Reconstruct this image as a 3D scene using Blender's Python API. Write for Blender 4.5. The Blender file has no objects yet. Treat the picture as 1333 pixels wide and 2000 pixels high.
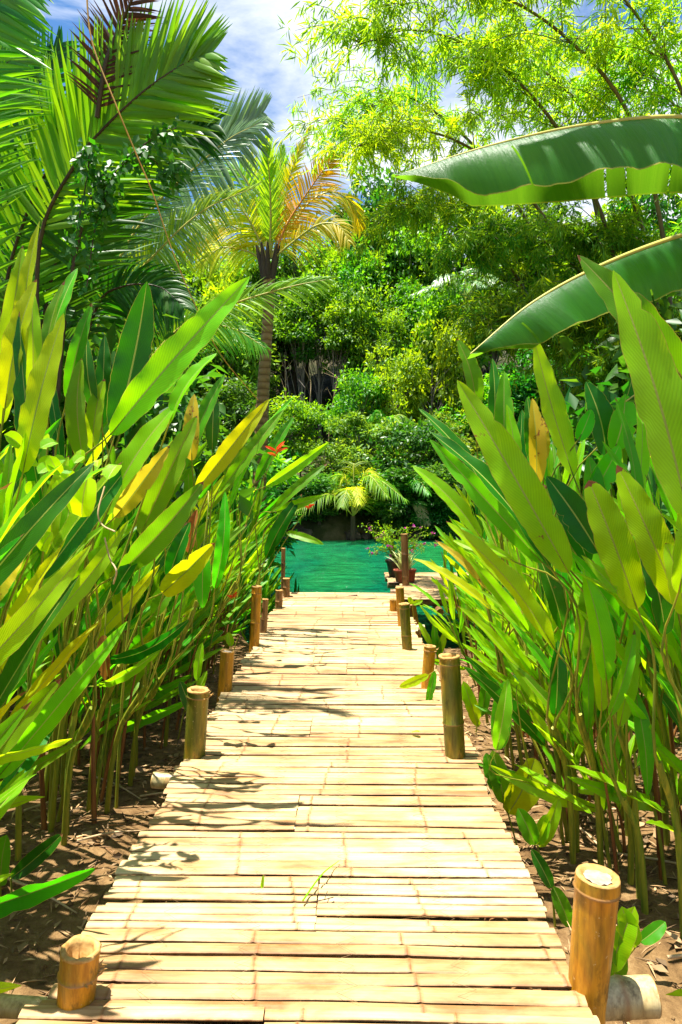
import bpy, math, random
import numpy as np
from mathutils import Vector, Matrix, noise as mnoise

R = math.radians
random.seed(7)
rng = np.random.default_rng(11)
scene = bpy.context.scene

# ------------------------------------------------------------------ camera
FPX = 1333.0          # focal length in pixels of the 1333 x 2000 photograph (24 mm lens)
CAM = Vector((0, 0, 1.5))
cd = bpy.data.cameras.new('camera')
cd.sensor_fit = 'VERTICAL'; cd.sensor_height = 36; cd.lens = 24
cd.clip_start = 0.05; cd.clip_end = 2000
cam = bpy.data.objects.new('camera', cd)
scene.collection.objects.link(cam)
cam.location = CAM
cam.rotation_euler = (R(90 - 2.41), 0, R(0.752))
scene.camera = cam
RM = cam.rotation_euler.to_matrix()

# ------------------------------------------------------------------ light
SUN_EL, SUN_AZ = 79.0, -84.0           # azimuth clockwise from +Y (negative = towards -X)
sd = Vector((math.sin(R(SUN_AZ)) * math.cos(R(SUN_EL)), math.cos(R(SUN_AZ)) * math.cos(R(SUN_EL)), math.sin(R(SUN_EL))))
sl = bpy.data.lights.new('sun', 'SUN')
sl.energy = 5.0; sl.angle = R(0.5); sl.color = (1.0, 0.95, 0.86)
sun = bpy.data.objects.new('sun', sl)
scene.collection.objects.link(sun)
sun.rotation_euler = (-sd).to_track_quat('-Z', 'Y').to_euler()

w = bpy.data.worlds.new('World'); scene.world = w; w.use_nodes = True
nt = w.node_tree; nt.nodes.clear()
N = nt.nodes.new
sky = N('ShaderNodeTexSky'); sky.sky_type = 'NISHITA'; sky.sun_disc = False
sky.sun_elevation = R(SUN_EL); sky.sun_rotation = R(SUN_AZ); sky.air_density = 1.0; sky.dust_density = 0.3; sky.ozone_density = 2.0
tc = N('ShaderNodeTexCoord'); mp = N('ShaderNodeMapping'); mp.inputs['Scale'].default_value = (1.0, 1.0, 3.6); mp.inputs['Rotation'].default_value = (0.25, 0.5, 0.3)
mp.inputs['Location'].default_value = (0.9, 0.4, 0.15)
nz = N('ShaderNodeTexNoise'); nz.inputs['Scale'].default_value = 2.0; nz.inputs['Detail'].default_value = 9; nz.inputs['Roughness'].default_value = 0.58
nz.inputs['Distortion'].default_value = 0.5
cr = N('ShaderNodeValToRGB'); cr.color_ramp.elements[0].position = 0.46; cr.color_ramp.elements[1].position = 0.64
cr.color_ramp.elements[0].color = (0, 0, 0, 1); cr.color_ramp.elements[1].color = (1, 1, 1, 1)
hs = N('ShaderNodeHueSaturation'); hs.inputs['Saturation'].default_value = 1.25; hs.inputs['Value'].default_value = 1.25
mx = N('ShaderNodeMix'); mx.data_type = 'RGBA'; mx.inputs[7].default_value = (9.0, 9.2, 9.6, 1)
bg = N('ShaderNodeBackground'); bg.inputs['Strength'].default_value = 0.05
wo = N('ShaderNodeOutputWorld')
L = nt.links.new
L(tc.outputs['Generated'], mp.inputs['Vector']); L(mp.outputs[0], nz.inputs['Vector']); L(nz.outputs['Fac'], cr.inputs[0])
L(cr.outputs[0], mx.inputs[0]); L(sky.outputs[0], hs.inputs['Color']); L(hs.outputs[0], mx.inputs[6]); L(mx.outputs[2], bg.inputs[0]); L(bg.outputs[0], wo.inputs[0])

vs = scene.view_settings
vs.view_transform = 'Standard'; vs.look = 'None'; vs.gamma = 1; vs.exposure = 1.62
scene.cycles.max_bounces = 8; scene.cycles.diffuse_bounces = 4; scene.cycles.transmission_bounces = 6
scene.cycles.sample_clamp_indirect = 6

# ------------------------------------------------------------------ helpers
def at(px, py, d):
    """point seen at pixel (px, py) of the photograph, d metres ahead along the walkway"""
    r = RM @ Vector(((px - 666.5) / FPX, -(py - 1000) / FPX, -1))
    return CAM + r * (d / r.y)

def V(*a): return np.array(a, float)
def nrm(a):
    a = np.asarray(a, float); n = np.linalg.norm(a, axis=-1, keepdims=True); return a / np.maximum(n, 1e-9)

class MB:
    def __init__(s): s.v = []; s.f = []; s.n = 0; s.uv = []; s.t = []; s.q = []
    def add(s, v, f, mat=0, uv=None, tint=0.5, q=0.0):
        v = np.asarray(v, float).reshape(-1, 3); n = len(v)
        s.v.append(v); f = np.asarray(f, np.int64)
        s.f.append((f + s.n, mat)); s.n += n
        s.uv.append(np.zeros((n, 2)) if uv is None else np.asarray(uv, float))
        s.t.append(np.full(n, tint, float) if np.isscalar(tint) else np.asarray(tint, float))
        s.q.append(np.full(n, q, float) if np.isscalar(q) else np.asarray(q, float))
        return s
    def mesh(s, name, mats, org=(0, 0, 0), smooth=True):
        me = bpy.data.meshes.new(name)
        v = np.concatenate(s.v) - np.array(org); uv = np.concatenate(s.uv)
        loops = np.concatenate([f.ravel() for f, m in s.f])
        tot = np.concatenate([np.full(len(f), f.shape[1]) for f, m in s.f])
        mi = np.concatenate([np.full(len(f), m) for f, m in s.f])
        st = np.concatenate([[0], np.cumsum(tot)[:-1]])
        me.vertices.add(len(v)); me.vertices.foreach_set('co', v.ravel())
        me.loops.add(len(loops)); me.loops.foreach_set('vertex_index', loops.astype(np.int32))
        me.polygons.add(len(tot)); me.polygons.foreach_set('loop_start', st.astype(np.int32))
        me.polygons.foreach_set('material_index', mi.astype(np.int32))
        me.polygons.foreach_set('use_smooth', np.full(len(tot), smooth))
        me.update(calc_edges=True)
        ul = me.uv_layers.new(name='UVMap'); ul.data.foreach_set('uv', uv[loops].ravel())
        a = me.attributes.new('tint', 'FLOAT', 'POINT'); a.data.foreach_set('value', np.concatenate(s.t))
        a = me.attributes.new('mark', 'FLOAT', 'POINT'); a.data.foreach_set('value', np.concatenate(s.q))
        for m in (mats if isinstance(mats, (list, tuple)) else [mats]): me.materials.append(m)
        return me

def link(o): scene.collection.objects.link(o); return o

def part(name, mb, mats, parent, org=None, smooth=True):
    """link the gathered shapes as ONE mesh object under parent"""
    if org is None: org = parent.get('_o', (0, 0, 0)) if parent else (0, 0, 0)
    o = link(bpy.data.objects.new(name, mb.mesh(name, mats, org, smooth)))
    if parent: o.parent = parent
    return o

def thing(name, label, cat, loc=(0, 0, 0), group=None):
    o = link(bpy.data.objects.new(name, None))
    o.empty_display_size = 0.1
    o.location = loc; ORG[o.name] = tuple(loc)
    o['label'] = label; o['category'] = cat
    if group: o['group'] = group
    return o
ORG = {}
def P2(name, sub, mb, mats, t):
    """a part and its sub-part (the shapes gathered with the second material)"""
    A, B, off = MB(), MB(), 0
    for v, (f, m), uv, tt, q in zip(mb.v, mb.f, mb.uv, mb.t, mb.q):
        (B if m else A).add(v, f - off, 0, uv, tt, q); off += len(v)
    o = part(name, A, mats[0], t, ORG[t.name]); part(sub, B, mats[1], o, ORG[t.name]); return o
def P(name, mb, mats, t, smooth=True): return part(name, mb, mats, t, ORG[t.name], smooth)
def S(name, mb, mats, t_part, t, smooth=True):
    return part(name, mb, mats, t_part, ORG[t.name], smooth)
def solo(name, mb, mats, label, cat, loc=(0, 0, 0), group=None, smooth=True):
    o = part(name, mb, mats, None, loc, smooth); o.location = loc
    o['label'] = label; o['category'] = cat
    if group: o['group'] = group
    return o
def struct(name, mb, mats, smooth=True, kind='structure'):
    o = part(name, mb, mats, None, (0, 0, 0), smooth); o['kind'] = kind; return o
def dup(root, loc, rz=0.0, sc=1.0, label=None, group=None, tilt=(0, 0)):
    r = root.copy(); link(r); r.location = loc; r.rotation_euler = (tilt[0], tilt[1], rz)
    r.scale = (sc, sc, sc) if np.isscalar(sc) else sc
    if label: r['label'] = label
    if group: r['group'] = group
    for ch in list(root.children):
        c = ch.copy(); link(c); c.parent = r
        for g in ch.children:
            d = g.copy(); link(d); d.parent = c
    return r

def catmull(pts, n):
    p = np.asarray(pts, float)
    if len(p) == 2: return p[0] + (p[1] - p[0]) * np.linspace(0, 1, n)[:, None]
    p = np.vstack([2 * p[0] - p[1], p, 2 * p[-1] - p[-2]])
    u = np.linspace(0, len(p) - 3 - 1e-6, n); i = u.astype(int); t = (u - i)[:, None]
    a, b, c, d = p[i], p[i + 1], p[i + 2], p[i + 3]
    return 0.5 * ((2 * b) + (c - a) * t + (2 * a - 5 * b + 4 * c - d) * t * t + (3 * b - a - 3 * c + d) * t ** 3)

def tube(mb, pts, rad, seg=8, mat=0, cap=True, tint=0.5, q=0.0, n=None):
    p = catmull(pts, n) if n else np.asarray(pts, float)
    k = len(p); rad = np.interp(np.linspace(0, 1, k), np.linspace(0, 1, len(rad)), rad) if not np.isscalar(rad) else np.full(k, rad)
    T = nrm(np.gradient(p, axis=0))
    ref = V(0, 0, 1) if abs(T[0][2]) < 0.9 else V(1, 0, 0)
    A = nrm(np.cross(T, ref)); 
    for i in range(1, k):
        a = A[i - 1] - T[i] * np.dot(A[i - 1], T[i]); A[i] = a / max(np.linalg.norm(a), 1e-9)
    B = np.cross(T, A)
    th = np.linspace(0, 2 * np.pi, seg, endpoint=False)
    v = p[:, None, :] + rad[:, None, None] * (A[:, None, :] * np.cos(th)[None, :, None] + B[:, None, :] * np.sin(th)[None, :, None])
    L_ = np.concatenate([[0], np.cumsum(np.linalg.norm(np.diff(p, axis=0), axis=1))])
    uv = np.stack([np.tile(th / 6.283, k), np.repeat(L_, seg)], 1)
    i, j = np.meshgrid(np.arange(k - 1), np.arange(seg), indexing='ij')
    f = np.stack([i * seg + j, i * seg + (j + 1) % seg, (i + 1) * seg + (j + 1) % seg, (i + 1) * seg + j], -1).reshape(-1, 4)
    tt = np.repeat(tint, seg) if not np.isscalar(tint) else tint
    qq = np.repeat(q, seg) if not np.isscalar(q) else q
    mb.add(v.reshape(-1, 3), f, mat, uv, tt, qq)
    if cap and seg > 2:
        for e, rev in ((0, True), (k - 1, False)):
            vv = v[e]; c = vv.mean(0)
            idx = np.arange(seg); fa = np.stack([np.full(seg, seg), idx, (idx + 1) % seg], 1)
            if rev: fa = fa[:, ::-1]
            mb.add(np.vstack([vv, c]), fa, mat, None, tint if np.isscalar(tint) else float(np.asarray(tint)[e]), 0.0)
    return mb

def kites(mb, base, d, nrml, L_, W_, tint, mat=0):
    """many small pointed leaves: base point, direction, normal, length, width"""
    d = nrm(d); s = nrm(np.cross(d, nrml)); n = np.cross(s, d)
    L_ = np.asarray(L_)[:, None]; W_ = np.asarray(W_)[:, None]
    m = base + d * L_ * 0.42
    a = base; b = m + s * W_ * 0.5 + n * W_ * 0.12; c = base + d * L_ - n * L_ * 0.10; e = m - s * W_ * 0.5 + n * W_ * 0.12
    v = np.stack([a, b, c, e], 1).reshape(-1, 3); k = len(base)
    o = np.arange(k)[:, None] * 4
    f = np.concatenate([o + np.array([[0, 1, 2]]), o + np.array([[0, 2, 3]])])
    mb.add(v, f, mat, np.tile([[.5, 0], [1, .4], [.5, 1], [0, .4]], (k, 1)), np.repeat(tint, 4))

WF = 1.0
def blade(mb, B, T, W, facing=(0, -1, 0.4), bend=0.08, fold=0.18, wave=0.02, roll=0.0, mat=0, n=18, tipc=0.0, tint=0.5, prof=(0.52, 0.72), cup=0.0, seed=0):
    """a long lance-shaped leaf from base B to tip T with a fold along its midrib"""
    B = np.asarray(B, float); T = np.asarray(T, float); ax = T - B; Lg = np.linalg.norm(ax); a = ax / Lg
    f = np.asarray(facing, float); f = f - a * np.dot(f, a); f = nrm(f)
    s0 = np.cross(a, f); rr = R(roll); nf = f * math.cos(rr) + s0 * math.sin(rr)
    rs = np.random.default_rng(seed + int(abs(B[0] * 1000) + abs(T[2] * 777)) % 99991)
    t = np.linspace(0, 1, n)
    p = B + np.outer(t, ax) + np.outer(np.sin(np.pi * t) * bend * Lg, nf) - np.outer(np.clip(t - 0.72, 0, 1) ** 2 * tipc * Lg * 8, nf)
    lat = rs.normal(0, 0.012) * Lg
    s = nrm(np.cross(a, nf)); p = p + np.outer(np.sin(np.pi * t * 1.0) * lat, s)
    Tn = nrm(np.gradient(p, axis=0)); s = nrm(np.cross(Tn, nf)); nn = np.cross(s, Tn)
    e1, e2 = prof; tm = e1 / (e1 + e2); mxv = tm ** e1 * (1 - tm) ** e2
    wd = np.maximum((np.maximum(t, 1e-6) ** e1 * np.maximum(1 - t, 0) ** e2) / mxv, 0.0) * W * WF / 2 + 0.0008
    us = np.array([-1, -0.72, -0.4, -0.12, 0, 0.12, 0.4, 0.72, 1.0]); k = len(us)
    ph = rs.uniform(0, 6.28, 4); fr = rs.uniform(2.2, 5.5, 2)
    ed = np.stack([np.sin(t * fr[0] * 6.28 + ph[0]) + 0.5 * np.sin(t * 17 + ph[2]), np.sin(t * fr[1] * 6.28 + ph[1]) + 0.5 * np.sin(t * 21 + ph[3])], 1)
    v = np.zeros((n, k, 3)); wid = wd
    side_w = {}
    for sg in (-1, 1):
        m_ = 1 - 0.03 * np.abs(rs.normal(0, 1, n))
        for _ in range(int(rs.integers(0, 3))):
            c_ = rs.uniform(.15, .9); m_ = m_ - rs.uniform(.06, .32) * np.exp(-((t - c_) / rs.uniform(.012, .03)) ** 2)
        side_w[sg] = wd * np.clip(m_, .35, 1)
    for j, u in enumerate(us):
        wd = side_w[-1 if u < 0 else 1] if abs(u) > .6 else wid
        up = fold * 1.9 * abs(u) * wd * (1.25 if u > 0 else .8) - cup * u * u * wd
        wv = wave * Lg * 0.35 * ed[:, 0 if u < 0 else 1] * u * u * np.minimum(1, wd / (W * 0.25))
        v[:, j] = p + s * (u * wd)[:, None] + nn * (up + wv)[:, None]
    i, j = np.meshgrid(np.arange(n - 1), np.arange(k - 1), indexing='ij')
    fa = np.stack([i * k + j, i * k + j + 1, (i + 1) * k + j + 1, (i + 1) * k + j], -1).reshape(-1, 4)
    uv = np.stack([np.tile((us + 1) / 2, n), np.repeat(t, k)], 1)
    mb.add(v.reshape(-1, 3), fa, mat, uv, tint)
    return p

# ------------------------------------------------------------------ materials
def nodes(name):
    m = bpy.data.materials.new(name); m.use_nodes = True
    t = m.node_tree; t.nodes.clear()
    return m, t, t.nodes.new, t.links.new
def math_(t, op, a, b=None, c=None):
    n = t.nodes.new('ShaderNodeMath'); n.operation = op
    for i, x in enumerate((a, b, c)):
        if x is None: continue
        if isinstance(x, (int, float)): n.inputs[i].default_value = x
        else: t.links.new(x, n.inputs[i])
    return n.outputs[0]
def mixc(t, f, a, b, mode='MIX'):
    n = t.nodes.new('ShaderNodeMix'); n.data_type = 'RGBA'; n.blend_type = mode
    for i, x in ((0, f), (6, a), (7, b)):
        if isinstance(x, (int, float)): n.inputs[i].default_value = x
        elif isinstance(x, tuple): n.inputs[i].default_value = (*x, 1) if len(x) == 3 else x
        else: t.links.new(x, n.inputs[i])
    return n.outputs[2]
def ramp(t, f, stops):
    n = t.nodes.new('ShaderNodeValToRGB'); e = n.color_ramp.elements
    while len(e) < len(stops): e.new(0.5)
    for q, (p, c) in zip(e, stops): q.position = p; q.color = (*c, 1)
    t.links.new(f, n.inputs[0]); return n.outputs[0]
def noise(t, vec, scale, detail=4, rough=0.55, dist=0.0):
    n = t.nodes.new('ShaderNodeTexNoise'); n.inputs['Scale'].default_value = scale
    n.inputs['Detail'].default_value = detail; n.inputs['Roughness'].default_value = rough; n.inputs['Distortion'].default_value = dist
    if vec is not None: t.links.new(vec, n.inputs['Vector'])
    return n.outputs['Fac']
def attr(t, name):
    n = t.nodes.new('ShaderNodeAttribute'); n.attribute_name = name; return n.outputs['Fac']
def mapping(t, src, scale=(1, 1, 1)):
    n = t.nodes.new('ShaderNodeMapping'); n.inputs['Scale'].default_value = scale; t.links.new(src, n.inputs['Vector']); return n.outputs[0]
def bump(t, h, strength=0.3, dist=0.01):
    n = t.nodes.new('ShaderNodeBump'); n.inputs['Strength'].default_value = strength; n.inputs['Distance'].default_value = dist
    t.links.new(h, n.inputs['Height']); return n.outputs[0]
def coords(t, w='Object'): return t.nodes.new('ShaderNodeTexCoord').outputs[w]
def pbsdf(t, col, rough=0.6, spec=0.5, nor=None):
    b = t.nodes.new('ShaderNodeBsdfPrincipled')
    if isinstance(col, tuple): b.inputs['Base Color'].default_value = (*col, 1)
    else: t.links.new(col, b.inputs['Base Color'])
    if isinstance(rough, (int, float)): b.inputs['Roughness'].default_value = rough
    else: t.links.new(rough, b.inputs['Roughness'])
    b.inputs['Specular IOR Level'].default_value = spec
    if nor: t.links.new(nor, b.inputs['Normal'])
    return b
def out(t, sh):
    o = t.nodes.new('ShaderNodeOutputMaterial'); t.links.new(sh, o.inputs[0])

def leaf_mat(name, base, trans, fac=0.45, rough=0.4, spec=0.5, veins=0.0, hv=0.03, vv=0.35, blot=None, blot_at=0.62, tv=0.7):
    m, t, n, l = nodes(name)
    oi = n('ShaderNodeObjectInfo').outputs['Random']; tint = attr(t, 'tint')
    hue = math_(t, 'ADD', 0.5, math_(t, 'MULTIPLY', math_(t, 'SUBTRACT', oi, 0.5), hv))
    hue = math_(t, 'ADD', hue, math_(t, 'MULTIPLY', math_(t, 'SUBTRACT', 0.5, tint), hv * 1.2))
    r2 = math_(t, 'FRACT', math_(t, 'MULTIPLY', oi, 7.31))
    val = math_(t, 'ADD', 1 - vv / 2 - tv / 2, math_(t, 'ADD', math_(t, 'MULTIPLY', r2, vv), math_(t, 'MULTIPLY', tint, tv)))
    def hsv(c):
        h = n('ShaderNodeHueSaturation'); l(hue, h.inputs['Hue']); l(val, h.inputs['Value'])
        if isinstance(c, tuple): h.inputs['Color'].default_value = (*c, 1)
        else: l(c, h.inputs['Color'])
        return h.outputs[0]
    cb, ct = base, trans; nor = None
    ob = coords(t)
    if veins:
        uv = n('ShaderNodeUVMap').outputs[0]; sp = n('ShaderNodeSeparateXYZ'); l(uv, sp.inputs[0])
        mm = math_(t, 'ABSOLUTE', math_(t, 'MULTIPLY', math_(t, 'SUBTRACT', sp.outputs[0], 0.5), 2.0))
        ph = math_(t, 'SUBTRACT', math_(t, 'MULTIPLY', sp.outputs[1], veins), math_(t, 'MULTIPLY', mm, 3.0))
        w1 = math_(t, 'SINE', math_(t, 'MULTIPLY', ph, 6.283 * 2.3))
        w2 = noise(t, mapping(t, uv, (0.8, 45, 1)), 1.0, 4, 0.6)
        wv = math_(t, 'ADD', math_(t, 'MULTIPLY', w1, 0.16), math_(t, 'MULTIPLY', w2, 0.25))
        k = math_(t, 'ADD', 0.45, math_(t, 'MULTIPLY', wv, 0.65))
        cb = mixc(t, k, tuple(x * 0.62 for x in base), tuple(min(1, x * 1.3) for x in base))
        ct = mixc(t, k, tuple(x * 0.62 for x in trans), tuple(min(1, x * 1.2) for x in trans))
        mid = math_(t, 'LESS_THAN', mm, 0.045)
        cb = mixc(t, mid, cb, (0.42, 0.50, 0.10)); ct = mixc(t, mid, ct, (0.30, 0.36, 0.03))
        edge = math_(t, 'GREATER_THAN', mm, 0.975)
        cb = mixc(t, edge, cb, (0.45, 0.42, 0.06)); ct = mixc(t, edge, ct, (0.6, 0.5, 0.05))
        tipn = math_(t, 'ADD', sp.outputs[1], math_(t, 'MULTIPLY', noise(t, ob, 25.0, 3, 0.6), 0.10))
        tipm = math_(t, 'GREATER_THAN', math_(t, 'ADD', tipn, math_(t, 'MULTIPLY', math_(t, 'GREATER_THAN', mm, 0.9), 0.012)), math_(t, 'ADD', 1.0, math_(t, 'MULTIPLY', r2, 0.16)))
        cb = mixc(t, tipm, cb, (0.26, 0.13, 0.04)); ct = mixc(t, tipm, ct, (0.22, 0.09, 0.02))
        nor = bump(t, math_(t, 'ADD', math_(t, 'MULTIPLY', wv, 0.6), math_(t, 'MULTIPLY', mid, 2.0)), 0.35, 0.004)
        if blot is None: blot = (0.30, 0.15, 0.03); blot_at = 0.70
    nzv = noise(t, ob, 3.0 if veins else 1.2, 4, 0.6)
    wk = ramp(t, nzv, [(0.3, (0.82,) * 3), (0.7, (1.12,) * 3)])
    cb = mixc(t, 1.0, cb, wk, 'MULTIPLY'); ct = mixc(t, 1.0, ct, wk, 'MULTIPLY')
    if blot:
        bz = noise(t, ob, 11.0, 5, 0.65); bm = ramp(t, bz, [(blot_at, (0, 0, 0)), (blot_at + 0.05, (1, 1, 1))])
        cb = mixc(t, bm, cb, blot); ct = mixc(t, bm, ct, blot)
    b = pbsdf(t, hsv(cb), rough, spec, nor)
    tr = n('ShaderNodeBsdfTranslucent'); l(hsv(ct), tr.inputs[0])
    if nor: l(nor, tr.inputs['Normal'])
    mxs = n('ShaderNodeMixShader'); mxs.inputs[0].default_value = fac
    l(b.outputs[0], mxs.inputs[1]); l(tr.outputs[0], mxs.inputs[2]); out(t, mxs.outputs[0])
    return m

def plain_mat(name, c1, c2, scale=6, rough=0.7, bstr=0.3, spec=0.3, stretch=(1, 1, 1), bdist=0.01, use_tint=0.0):
    m, t, n, l = nodes(name)
    v = mapping(t, coords(t), stretch); z = noise(t, v, scale, 6, 0.6)
    col = ramp(t, z, [(0.3, c1), (0.7, c2)])
    if use_tint:
        k = math_(t, 'ADD', 1 - use_tint / 2, math_(t, 'MULTIPLY', attr(t, 'tint'), use_tint))
        cb = n('ShaderNodeCombineColor'); [l(k, cb.inputs[i]) for i in range(3)]
        col = mixc(t, 1.0, col, cb.outputs[0], 'MULTIPLY')
    b = pbsdf(t, col, rough, spec, bump(t, z, bstr, bdist)); out(t, b.outputs[0]); return m

M = {}
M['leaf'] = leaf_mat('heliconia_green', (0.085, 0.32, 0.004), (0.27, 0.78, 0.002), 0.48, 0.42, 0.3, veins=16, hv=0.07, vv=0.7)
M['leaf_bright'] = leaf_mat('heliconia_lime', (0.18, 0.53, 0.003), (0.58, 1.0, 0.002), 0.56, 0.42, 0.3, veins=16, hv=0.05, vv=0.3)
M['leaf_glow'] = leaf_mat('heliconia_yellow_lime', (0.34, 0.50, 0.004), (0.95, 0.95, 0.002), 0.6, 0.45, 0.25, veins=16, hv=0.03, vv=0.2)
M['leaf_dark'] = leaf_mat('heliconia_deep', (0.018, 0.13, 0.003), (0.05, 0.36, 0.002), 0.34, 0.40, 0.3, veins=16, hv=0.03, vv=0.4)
M['leaf_yellow'] = leaf_mat('heliconia_yellowing', (0.55, 0.42, 0.02), (0.95, 0.62, 0.02), 0.5, 0.45, 0.4, veins=14, blot=(0.28, 0.10, 0.02), blot_at=0.60)
M['leaf_dry'] = leaf_mat('heliconia_dead', (0.36, 0.12, 0.03), (0.5, 0.15, 0.02), 0.3, 0.7, 0.2, veins=10, blot=(0.12, 0.04, 0.015), blot_at=0.55)
M['stem'] = plain_mat('heliconia_stem', (0.05, 0.13, 0.008), (0.34, 0.30, 0.02), 3.0, 0.5, 0.4, 0.3, (14, 14, 1.3), 0.004)
M['stem_brown'] = plain_mat('heliconia_sheath', (0.10, 0.022, 0.008), (0.34, 0.14, 0.03), 3.0, 0.65, 0.35, 0.3, (10, 10, 0.8), 0.004)
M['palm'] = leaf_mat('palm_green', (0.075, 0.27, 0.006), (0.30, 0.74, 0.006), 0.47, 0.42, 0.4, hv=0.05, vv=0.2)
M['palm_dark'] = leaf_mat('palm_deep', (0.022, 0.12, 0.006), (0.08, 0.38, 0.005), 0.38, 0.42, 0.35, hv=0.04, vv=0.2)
M['palm_grey'] = leaf_mat('palm_painted_sheen', (0.20, 0.34, 0.15), (0.34, 0.58, 0.10), 0.38, 0.30, 0.65, hv=0.02, vv=0.15)  # sky reflection on the leaflets put into this pale grey green
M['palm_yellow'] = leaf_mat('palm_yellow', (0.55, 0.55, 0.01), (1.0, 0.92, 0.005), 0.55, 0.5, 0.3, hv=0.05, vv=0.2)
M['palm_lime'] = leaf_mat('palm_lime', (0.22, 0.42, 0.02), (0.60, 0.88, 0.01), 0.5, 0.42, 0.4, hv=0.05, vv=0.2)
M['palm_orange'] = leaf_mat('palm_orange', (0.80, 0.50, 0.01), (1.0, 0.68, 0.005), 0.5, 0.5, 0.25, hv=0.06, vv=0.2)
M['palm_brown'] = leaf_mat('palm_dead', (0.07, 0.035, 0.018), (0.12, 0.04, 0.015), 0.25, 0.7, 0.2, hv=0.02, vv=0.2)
M['rachis'] = plain_mat('frond_rachis', (0.30, 0.33, 0.05), (0.50, 0.42, 0.08), 8, 0.45, 0.1)
M['rachis_dark'] = plain_mat('frond_rachis_dark', (0.035, 0.025, 0.015), (0.07, 0.05, 0.02), 8, 0.5, 0.1)
M['rachis_orange'] = plain_mat('frond_rachis_orange', (0.5, 0.16, 0.03), (0.6, 0.3, 0.06), 8, 0.5, 0.1)
M['banana'] = leaf_mat('banana_leaf', (0.030, 0.15, 0.030), (0.20, 0.62, 0.015), 0.34, 0.30, 0.6, veins=0, hv=0.0, vv=0.0)
M['bamboo_leaf'] = leaf_mat('bamboo_leaf', (0.17, 0.37, 0.012), (0.50, 0.84, 0.010), 0.52, 0.5, 0.3, hv=0.05, vv=0.15, tv=0.8)
M['bamboo_leaf_b'] = leaf_mat('bamboo_leaf_painted_shade', (0.12, 0.26, 0.008), (0.40, 0.58, 0.008), 0.45, 0.5, 0.3, hv=0.07, vv=0.25, tv=0.9)  # darker copy of the bamboo leaf, thicket shade put into its colour
M['fol_a'] = leaf_mat('foliage_mid', (0.07, 0.21, 0.007), (0.28, 0.60, 0.006), 0.42, 0.45, 0.35, hv=0.06, vv=0.4, tv=1.1)
M['fol_b'] = leaf_mat('foliage_dark', (0.028, 0.12, 0.010), (0.08, 0.34, 0.008), 0.32, 0.42, 0.4, hv=0.05, vv=0.4, tv=0.9)
M['fol_c'] = leaf_mat('foliage_lime', (0.14, 0.29, 0.008), (0.44, 0.70, 0.006), 0.46, 0.5, 0.3, hv=0.05, vv=0.3, tv=0.9)
M['fol_d'] = leaf_mat('foliage_pale', (0.12, 0.24, 0.02), (0.32, 0.50, 0.015), 0.38, 0.45, 0.3, hv=0.05, vv=0.3, tv=1.0)
M['bark'] = plain_mat('bark_grey', (0.10, 0.085, 0.065), (0.26, 0.23, 0.19), 7, 0.85, 0.6, 0.2, (1, 1, 0.3), 0.03)
M['bark_pale'] = plain_mat('bark_pale', (0.26, 0.25, 0.21), (0.48, 0.46, 0.40), 6, 0.85, 0.4, 0.2, (1, 1, 0.3), 0.02)
M['bark_dark'] = plain_mat('bark_dark', (0.04, 0.03, 0.02), (0.10, 0.075, 0.05), 7, 0.85, 0.6, 0.2, (1, 1, 0.3), 0.03)
M['culm'] = plain_mat('culm_olive', (0.06, 0.055, 0.02), (0.16, 0.13, 0.04), 4, 0.5, 0.2)
M['red'] = leaf_mat('bract_orange_red', (0.75, 0.10, 0.02), (0.8, 0.12, 0.01), 0.3, 0.4)
M['magenta'] = leaf_mat('petal_magenta', (0.55, 0.04, 0.38), (0.6, 0.06, 0.4), 0.3, 0.5)
M['variegated'] = leaf_mat('variegated_strap', (0.50, 0.58, 0.22), (0.6, 0.7, 0.2), 0.35, 0.4)
M['terracotta'] = plain_mat('terracotta', (0.26, 0.055, 0.03), (0.40, 0.10, 0.05), 9, 0.7, 0.2)
M['potdark'] = plain_mat('dark_glaze', (0.02, 0.012, 0.012), (0.06, 0.02, 0.02), 9, 0.35, 0.1, 0.5)
M['vine'] = plain_mat('vine_orange', (0.30, 0.17, 0.03), (0.52, 0.30, 0.05), 9, 0.6, 0.2)
M['twig'] = plain_mat('twig_dry', (0.30, 0.20, 0.10), (0.55, 0.40, 0.22), 9, 0.8, 0.2)
M['straw'] = plain_mat('straw_litter', (0.14, 0.07, 0.03), (0.44, 0.29, 0.14), 5, 0.8, 0.2, use_tint=1.3)
M['rock'] = plain_mat('bank_rock', (0.02, 0.017, 0.013), (0.10, 0.08, 0.06), 2.5, 0.9, 0.8, 0.2, (1, 1, 1), 0.08)

def trunk_ring_mat():
    m, t, n, l = nodes('palm_trunk')
    ob = coords(t); sp = n('ShaderNodeSeparateXYZ'); l(ob, sp.inputs[0])
    z = noise(t, ob, 9, 6, 0.6)
    rings = math_(t, 'SINE', math_(t, 'ADD', math_(t, 'MULTIPLY', sp.outputs[2], 52), math_(t, 'MULTIPLY', z, 2.5)))
    rm = ramp(t, math_(t, 'ADD', math_(t, 'MULTIPLY', rings, 0.5), 0.5), [(0.0, (0.17, 0.10, 0.035)), (0.15, (0.27, 0.17, 0.065)), (1, (0.32, 0.21, 0.085))])
    c = mixc(t, 0.6, rm, ramp(t, z, [(0.3, (0.55, 0.5, 0.42)), (0.7, (1, 1, 1))]), 'MULTIPLY')
    b = pbsdf(t, c, 0.85, 0.2, bump(t, math_(t, 'ADD', rings, math_(t, 'MULTIPLY', z, 3)), 0.5, 0.01)); out(t, b.outputs[0]); return m
M['palmtrunk'] = trunk_ring_mat()

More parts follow.
